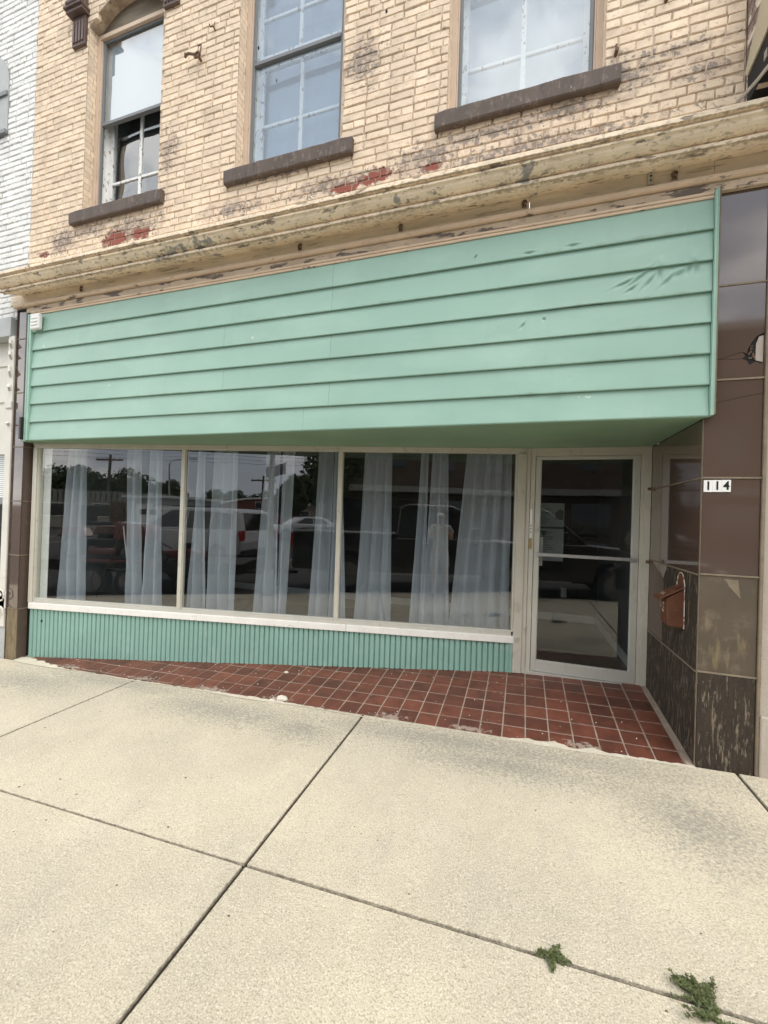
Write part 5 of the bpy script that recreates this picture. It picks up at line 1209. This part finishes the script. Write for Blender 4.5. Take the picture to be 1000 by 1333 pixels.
mb = MB(); mb.prism([(-9.8, -36.6, road_z(-7,-40) + 2.5), (-7.4, -36.6, road_z(-7,-40) + 3.7), (-5.1, -36.6, road_z(-7,-40) + 2.5)], (0, -8, 0)); mb.build('roof', m_whiter, b4); bwin(b4, -8.4, -7.6, -37, road_z(-7,-40) + 1, road_z(-7,-40) + 1.9)
b5 = empty('brick_block', (0, 0, 0), 'two storey brown brick shop block across the street at the right', 'building')
mb = MB(); mb.box(-4.3, 26, -32, -21, road_z(0,-21) - 1, road_z(0,-21) + 12.4); mb.build('wall', m_brownb, b5); mb = MB(); mb.box(-4.5, 26.2, -32.2, -20.8, road_z(0,-21) + 12.4, road_z(0,-21) + 12.8); mb.build('parapet', m_beige, b5)
for k in range(8):
    x = -3.2 + k * 3.4; bwin(b5, x, x + 1.1, -21, road_z(0,-21) + 5.0, road_z(0,-21) + 7.2, m_sill); bwin(b5, x - .3, x + 1.9, -21, road_z(0,-21) + .7, road_z(0,-21) + 2.8, m_sill)
mb = MB(); mb.box(-4.3, 26, -21, -20.2, road_z(0,-21) + 3.3, road_z(0,-21) + 3.7); mb.build('shop_canopy', m_flut, b5)
# trees
m_leaf = mat('tree_leaves', (.055, .085, .028), .7, .3, .6, island=.35, bump=0); m_bark = mat('tree_bark', (.09, .07, .05), .9, .2, 10)
def tree_proto(h_, rad, seed, nleaf, name='tree', leaf=.32):
    rr = random.Random(seed); e = bpy.data.objects.new(name, None); COL.objects.link(e)
    mb = MB(); mb.tube([(0, 0, -.5), (.05, 0, h_ * .3), (-.1, .1, h_ * .6), (0, 0, h_ * .85)], [.24, .18, .12, .04], 8)
    cl = []
    for k in range(11):
        a = rr.uniform(0, 6.28); rr_ = rad * rr.uniform(.25, .7); z = h_ * rr.uniform(.38, .85); c = Vector((rr_ * math.cos(a), rr_ * math.sin(a), z)); cl.append((c, rad * rr.uniform(.32, .5)))
        mb.tube([(0, 0, z * .65), tuple(c * .6 + Vector((0, 0, z * .3))), tuple(c)], [.08, .05, .02], 5)
    cl.append((Vector((0, 0, h_ * .86)), rad * .42)); mb.build('trunk', m_bark, e)
    lv = MB()
    for k in range(nleaf):
        c, r = cl[rr.randrange(len(cl))]; d = Vector((rr.gauss(0, 1), rr.gauss(0, 1), rr.gauss(0, 1))).normalized() * r * rr.uniform(.6, 1.12); p = c + d * (1, 1, .85)[0]
        a = Vector((rr.gauss(0, 1), rr.gauss(0, 1), rr.gauss(0, 1))).normalized(); b = a.cross(Vector((rr.gauss(0, 1), rr.gauss(0, 1), rr.gauss(0, 1)))).normalized(); s = leaf * rr.uniform(.5, 1)
        lv.add([tuple(p - a * s), tuple(p + b * s * .6), tuple(p + a * s), tuple(p - b * s * .6)], [(0, 1, 2, 3)])
    lv.build('crown', m_leaf, e); return e
tA = tree_proto(8.2, 3.6, 1, 5200); tB = tree_proto(7.4, 4.0, 2, 5200); used = set()
spots = [(-49, -48, 'A', 1.0), (-43.5, -50, 'B', 1.05), (-38.5, -47, 'A', .95), (-33.5, -49, 'B', 1.0), (-29, -52, 'A', .80), (-24.5, -56, 'B', .72), (-20.5, -54, 'A', .66), (-16.5, -55, 'B', .70), (-13, -58, 'A', .64), (-9.5, -56, 'B', .60), (-5.5, -58, 'A', .66)]
lab = ['leftmost tall round tree behind the beige building', 'broad tree second from the left behind the beige building', 'tall tree just right of the utility pole', 'broad tree left of the curved lamp arm', 'lower tree right behind the curved lamp arm', 'low broad tree behind the small grey garage', 'low tree left above the brick hall', 'low broad tree above the middle of the brick hall', 'low tree right above the brick hall', 'low tree just left of the distant house', 'low tree behind the distant house']
for (x, y, k, s), L in zip(spots, lab):
    s *= .86; src = tA if k == 'A' else tB; e = src if k not in used else copy_tree(src); used.add(k)
    e.location = (x, y, road_z(x, y) - .1); e.scale = (s, s, s); e.rotation_euler = (0, 0, x * 1.7); tag(e, L, 'tree', 'trees beyond the far side of the street')
tC = tree_proto(7.4, 2.1, 9, 6000, leaf=.17); tC.location = (-2.9, -13.5, road_z(-3, -13)); tag(tC, 'leafy street tree close across the street before the brown brick block', 'tree')
tD = tree_proto(4.6, 2.0, 10, 3500, leaf=.2); tD.location = (-7.2, -26, road_z(-7, -26)); tag(tD, 'dark low tree standing in front of the distant house', 'tree')

# ================================================================= PHOTOGRAPHER
m_skin = mat('skin', (.46, .27, .19), .5, .06, 20, bump=0); m_shirt = mat('pale_grey_green_shirt', (.42, .47, .42), .85, .08, 12, bump=.2)
m_shorts = bpy.data.materials.new('striped_shorts'); m_shorts.use_nodes = True; n_ = m_shorts.node_tree; wv = n_.nodes.new('ShaderNodeTexWave'); wv.bands_direction = 'Z'; wv.inputs['Scale'].default_value = 9; g_ = n_.nodes.new('ShaderNodeNewGeometry'); n_.links.new(g_.outputs['Position'], wv.inputs['Vector'])
rp_ = n_.nodes.new('ShaderNodeValToRGB'); rp_.color_ramp.elements[0].color = (.22, .25, .27, 1); rp_.color_ramp.elements[1].color = (.62, .63, .60, 1); rp_.color_ramp.elements[0].position = .4; rp_.color_ramp.elements[1].position = .6; n_.links.new(wv.outputs[0], rp_.inputs[0]); n_.links.new(rp_.outputs[0], n_.nodes['Principled BSDF'].inputs['Base Color']); n_.nodes['Principled BSDF'].inputs['Roughness'].default_value = .9
m_hat = mat('light_cap_cloth', (.50, .48, .43), .85, .1, 20); m_hair = mat('brown_hair', (.07, .04, .025), .7, .2, 40); m_shoe = mat('grey_trainers', (.42, .40, .38), .7, .1, 20); m_eye = mat('eye_dark', (.02, .02, .02), .3, 0, 1, bump=0)
pg = empty('person', (.06, -.24, gz(0)), 'person in a light cap, pale T-shirt and striped shorts photographing with a raised phone', 'person')
V = [(0, 0, .86), (0, 0, .98), (0, .005, 1.12), (0, 0, 1.26), (0, -.005, 1.34), (0, .0, 1.41), (0, .015, 1.455), (0, .01, 1.53), (0, .0, 1.59)]
Rr = [(.15, .11), (.135, .10), (.13, .10), (.15, .105), (.11, .075), .052, .062, (.077, .092), (.062, .075)]
Ed = [(i, i + 1) for i in range(8)]
for s in (-1, 1):
    n0 = len(V); V += [(s * .15, 0, 1.325), (s * .215, .05, 1.20), (s * .20, .12, 1.10), (s * .13, .16, 1.24), (s * .055 - .04, .185, 1.385), (s * .05 - .052, .19, 1.43)]
    Rr += [.062, .050, .042, .036, .026, .030]; Ed += [(4, n0)] + [(n0 + i, n0 + i + 1) for i in range(5)]
    n0 = len(V); V += [(s * .09, 0, .78), (s * .10, .01, .62), (s * .105, .015, .47), (s * .11, -.01, .34), (s * .115, -.01, .16), (s * .115, -.015, .075), (s * .125, .06, .04), (s * .135, .13, .03)]
    Rr += [.088, .078, .058, .055, .038, .034, .036, .026]; Ed += [(0, n0)] + [(n0 + i, n0 + i + 1) for i in range(7)]
body = skin('body', V, Ed, Rr, m_skin, pg)
# face, ears, hands with separate fingers
mb = MB(); mb.prism([(-.014, .085, 1.485), (.014, .085, 1.485), (0, .085, 1.53)], (0, .024, 0)); mb.sphere((0, .108, 1.49), .013, 8, 6); mb.build('nose', m_skin, pg, smooth=True)
for s in (-1, 1):
    mb = MB(); mb.sphere((s * .030, .090, 1.525), .010, 8, 6); mb.build('eye', m_eye, pg)
    mb = MB(); mb.sphere((s * .078, .005, 1.51), .024, 8, 6, (.35, .7, 1.1)); mb.build('ear', m_skin, pg, smooth=True)
mb = MB(); mb.sphere((0, .094, 1.456), .022, 10, 6, (1, .3, .28)); mb.build('mouth', mat('lips', (.35, .12, .10), .5, 0, 5, bump=0), pg)
for s in (-1, 1):
    bx, by, bz = s * .05 - .052, .195, 1.445
    for q in range(4):
        L = (.052, .058, .055, .044)[q]; z = bz + .035 - q * .019
        skin('finger', [(bx + s * .004, by - .004, z - .012), (bx - s * .006 + s * .018, by + .006, z), (bx + s * .004, by + .020, z + .002), (bx - s * .012, by + .018, z + .003)], [(0, 1), (1, 2), (2, 3)], [.0095, .009, .0085, .0075], m_skin, pg, 1)
    skin('thumb', [(bx, by - .018, bz - .01), (bx - s * .014, by - .014, bz + .012), (bx - s * .02, by - .004, bz + .032)], [(0, 1), (1, 2)], [.012, .0105, .009], m_skin, pg, 1)
Vs = [V[i] for i in (0, 1, 2, 3, 4)]; Vs[0] = (0, 0, .87); Ws = [(.178, .14), (.165, .13), (.155, .125), (.168, .122), (.125, .09)]; E2 = [(0, 1), (1, 2), (2, 3), (3, 4)]
for s in (-1, 1): n0 = len(Vs); Vs += [(s * .155, 0, 1.33), (s * .20, .03, 1.245), (s * .222, .06, 1.185)]; Ws += [.078, .07, .068]; E2 += [(4, n0), (n0, n0 + 1), (n0 + 1, n0 + 2)]
skin('shirt', Vs, E2, Ws, m_shirt, pg)
Vs = [(0, 0, .90), (0, 0, .82)]; Ws = [(.155, .12), (.155, .12)]; E2 = [(0, 1)]
for s in (-1, 1): n0 = len(Vs); Vs += [(s * .10, .0, .74), (s * .11, .01, .62), (s * .115, .015, .50)]; Ws += [.105, .10, .098]; E2 += [(1, n0), (n0, n0 + 1), (n0 + 1, n0 + 2)]
skin('shorts', Vs, E2, Ws, m_shorts, pg)
for s in (-1, 1): skin('shoe', [(s * .115, -.05, .045), (s * .118, .02, .05), (s * .128, .10, .038), (s * .136, .17, .03)], [(0, 1), (1, 2), (2, 3)], [(.044, .042), (.046, .048), (.048, .036), (.040, .026)], m_shoe, pg, 1)
mb = MB(); mb.sphere((0, -.012, 1.545), .092, 16, 10, (.92, 1.05, .95)); mb.v = [v for v in mb.v]; o = mb.build('hair', m_hair, pg, smooth=True); o.location = (0, -.018, -.006)
mb = MB(); vs_ = []
for i in range(6):
    t = i / 5 * math.pi / 2
    vs_.append([(.090 * math.cos(t) * math.cos(a), -.005 + .102 * math.cos(t) * math.sin(a), 1.56 + .068 * math.sin(t)) for a in [k * math.pi / 8 for k in range(16)]])
mb.loft(vs_); o = mb.build('cap', m_hat, pg, smooth=True)
mb = MB(); mb.prism([(-.075, .07, 1.565), (-.065, .13, 1.562), (-.03, .155, 1.56), (.03, .155, 1.56), (.065, .13, 1.562), (.075, .07, 1.565)], (0, 0, .006)); mb.build('cap_peak', m_hat, o)
ph = empty('smartphone', (.022, -.030, H - .055), 'dark smartphone held upright in both hands of the photographer', 'phone')
mb = MB(); mb.box(-.037, .037, -.004, .004, -.08, .072); bevel(mb.build('case', m_black, ph), .004, 3)
mb = MB(); mb.box(-.034, .034, -.0046, -.0041, -.076, .068); mb.build('screen', m_carglass, ph)
for q, (x, z) in enumerate(((-.022, .055), (-.022, .033))): mb = MB(); mb.cyl((x, .004, z), (0, 1, 0), .008, .002, 14); mb.build('lens', m_carglass, ph)
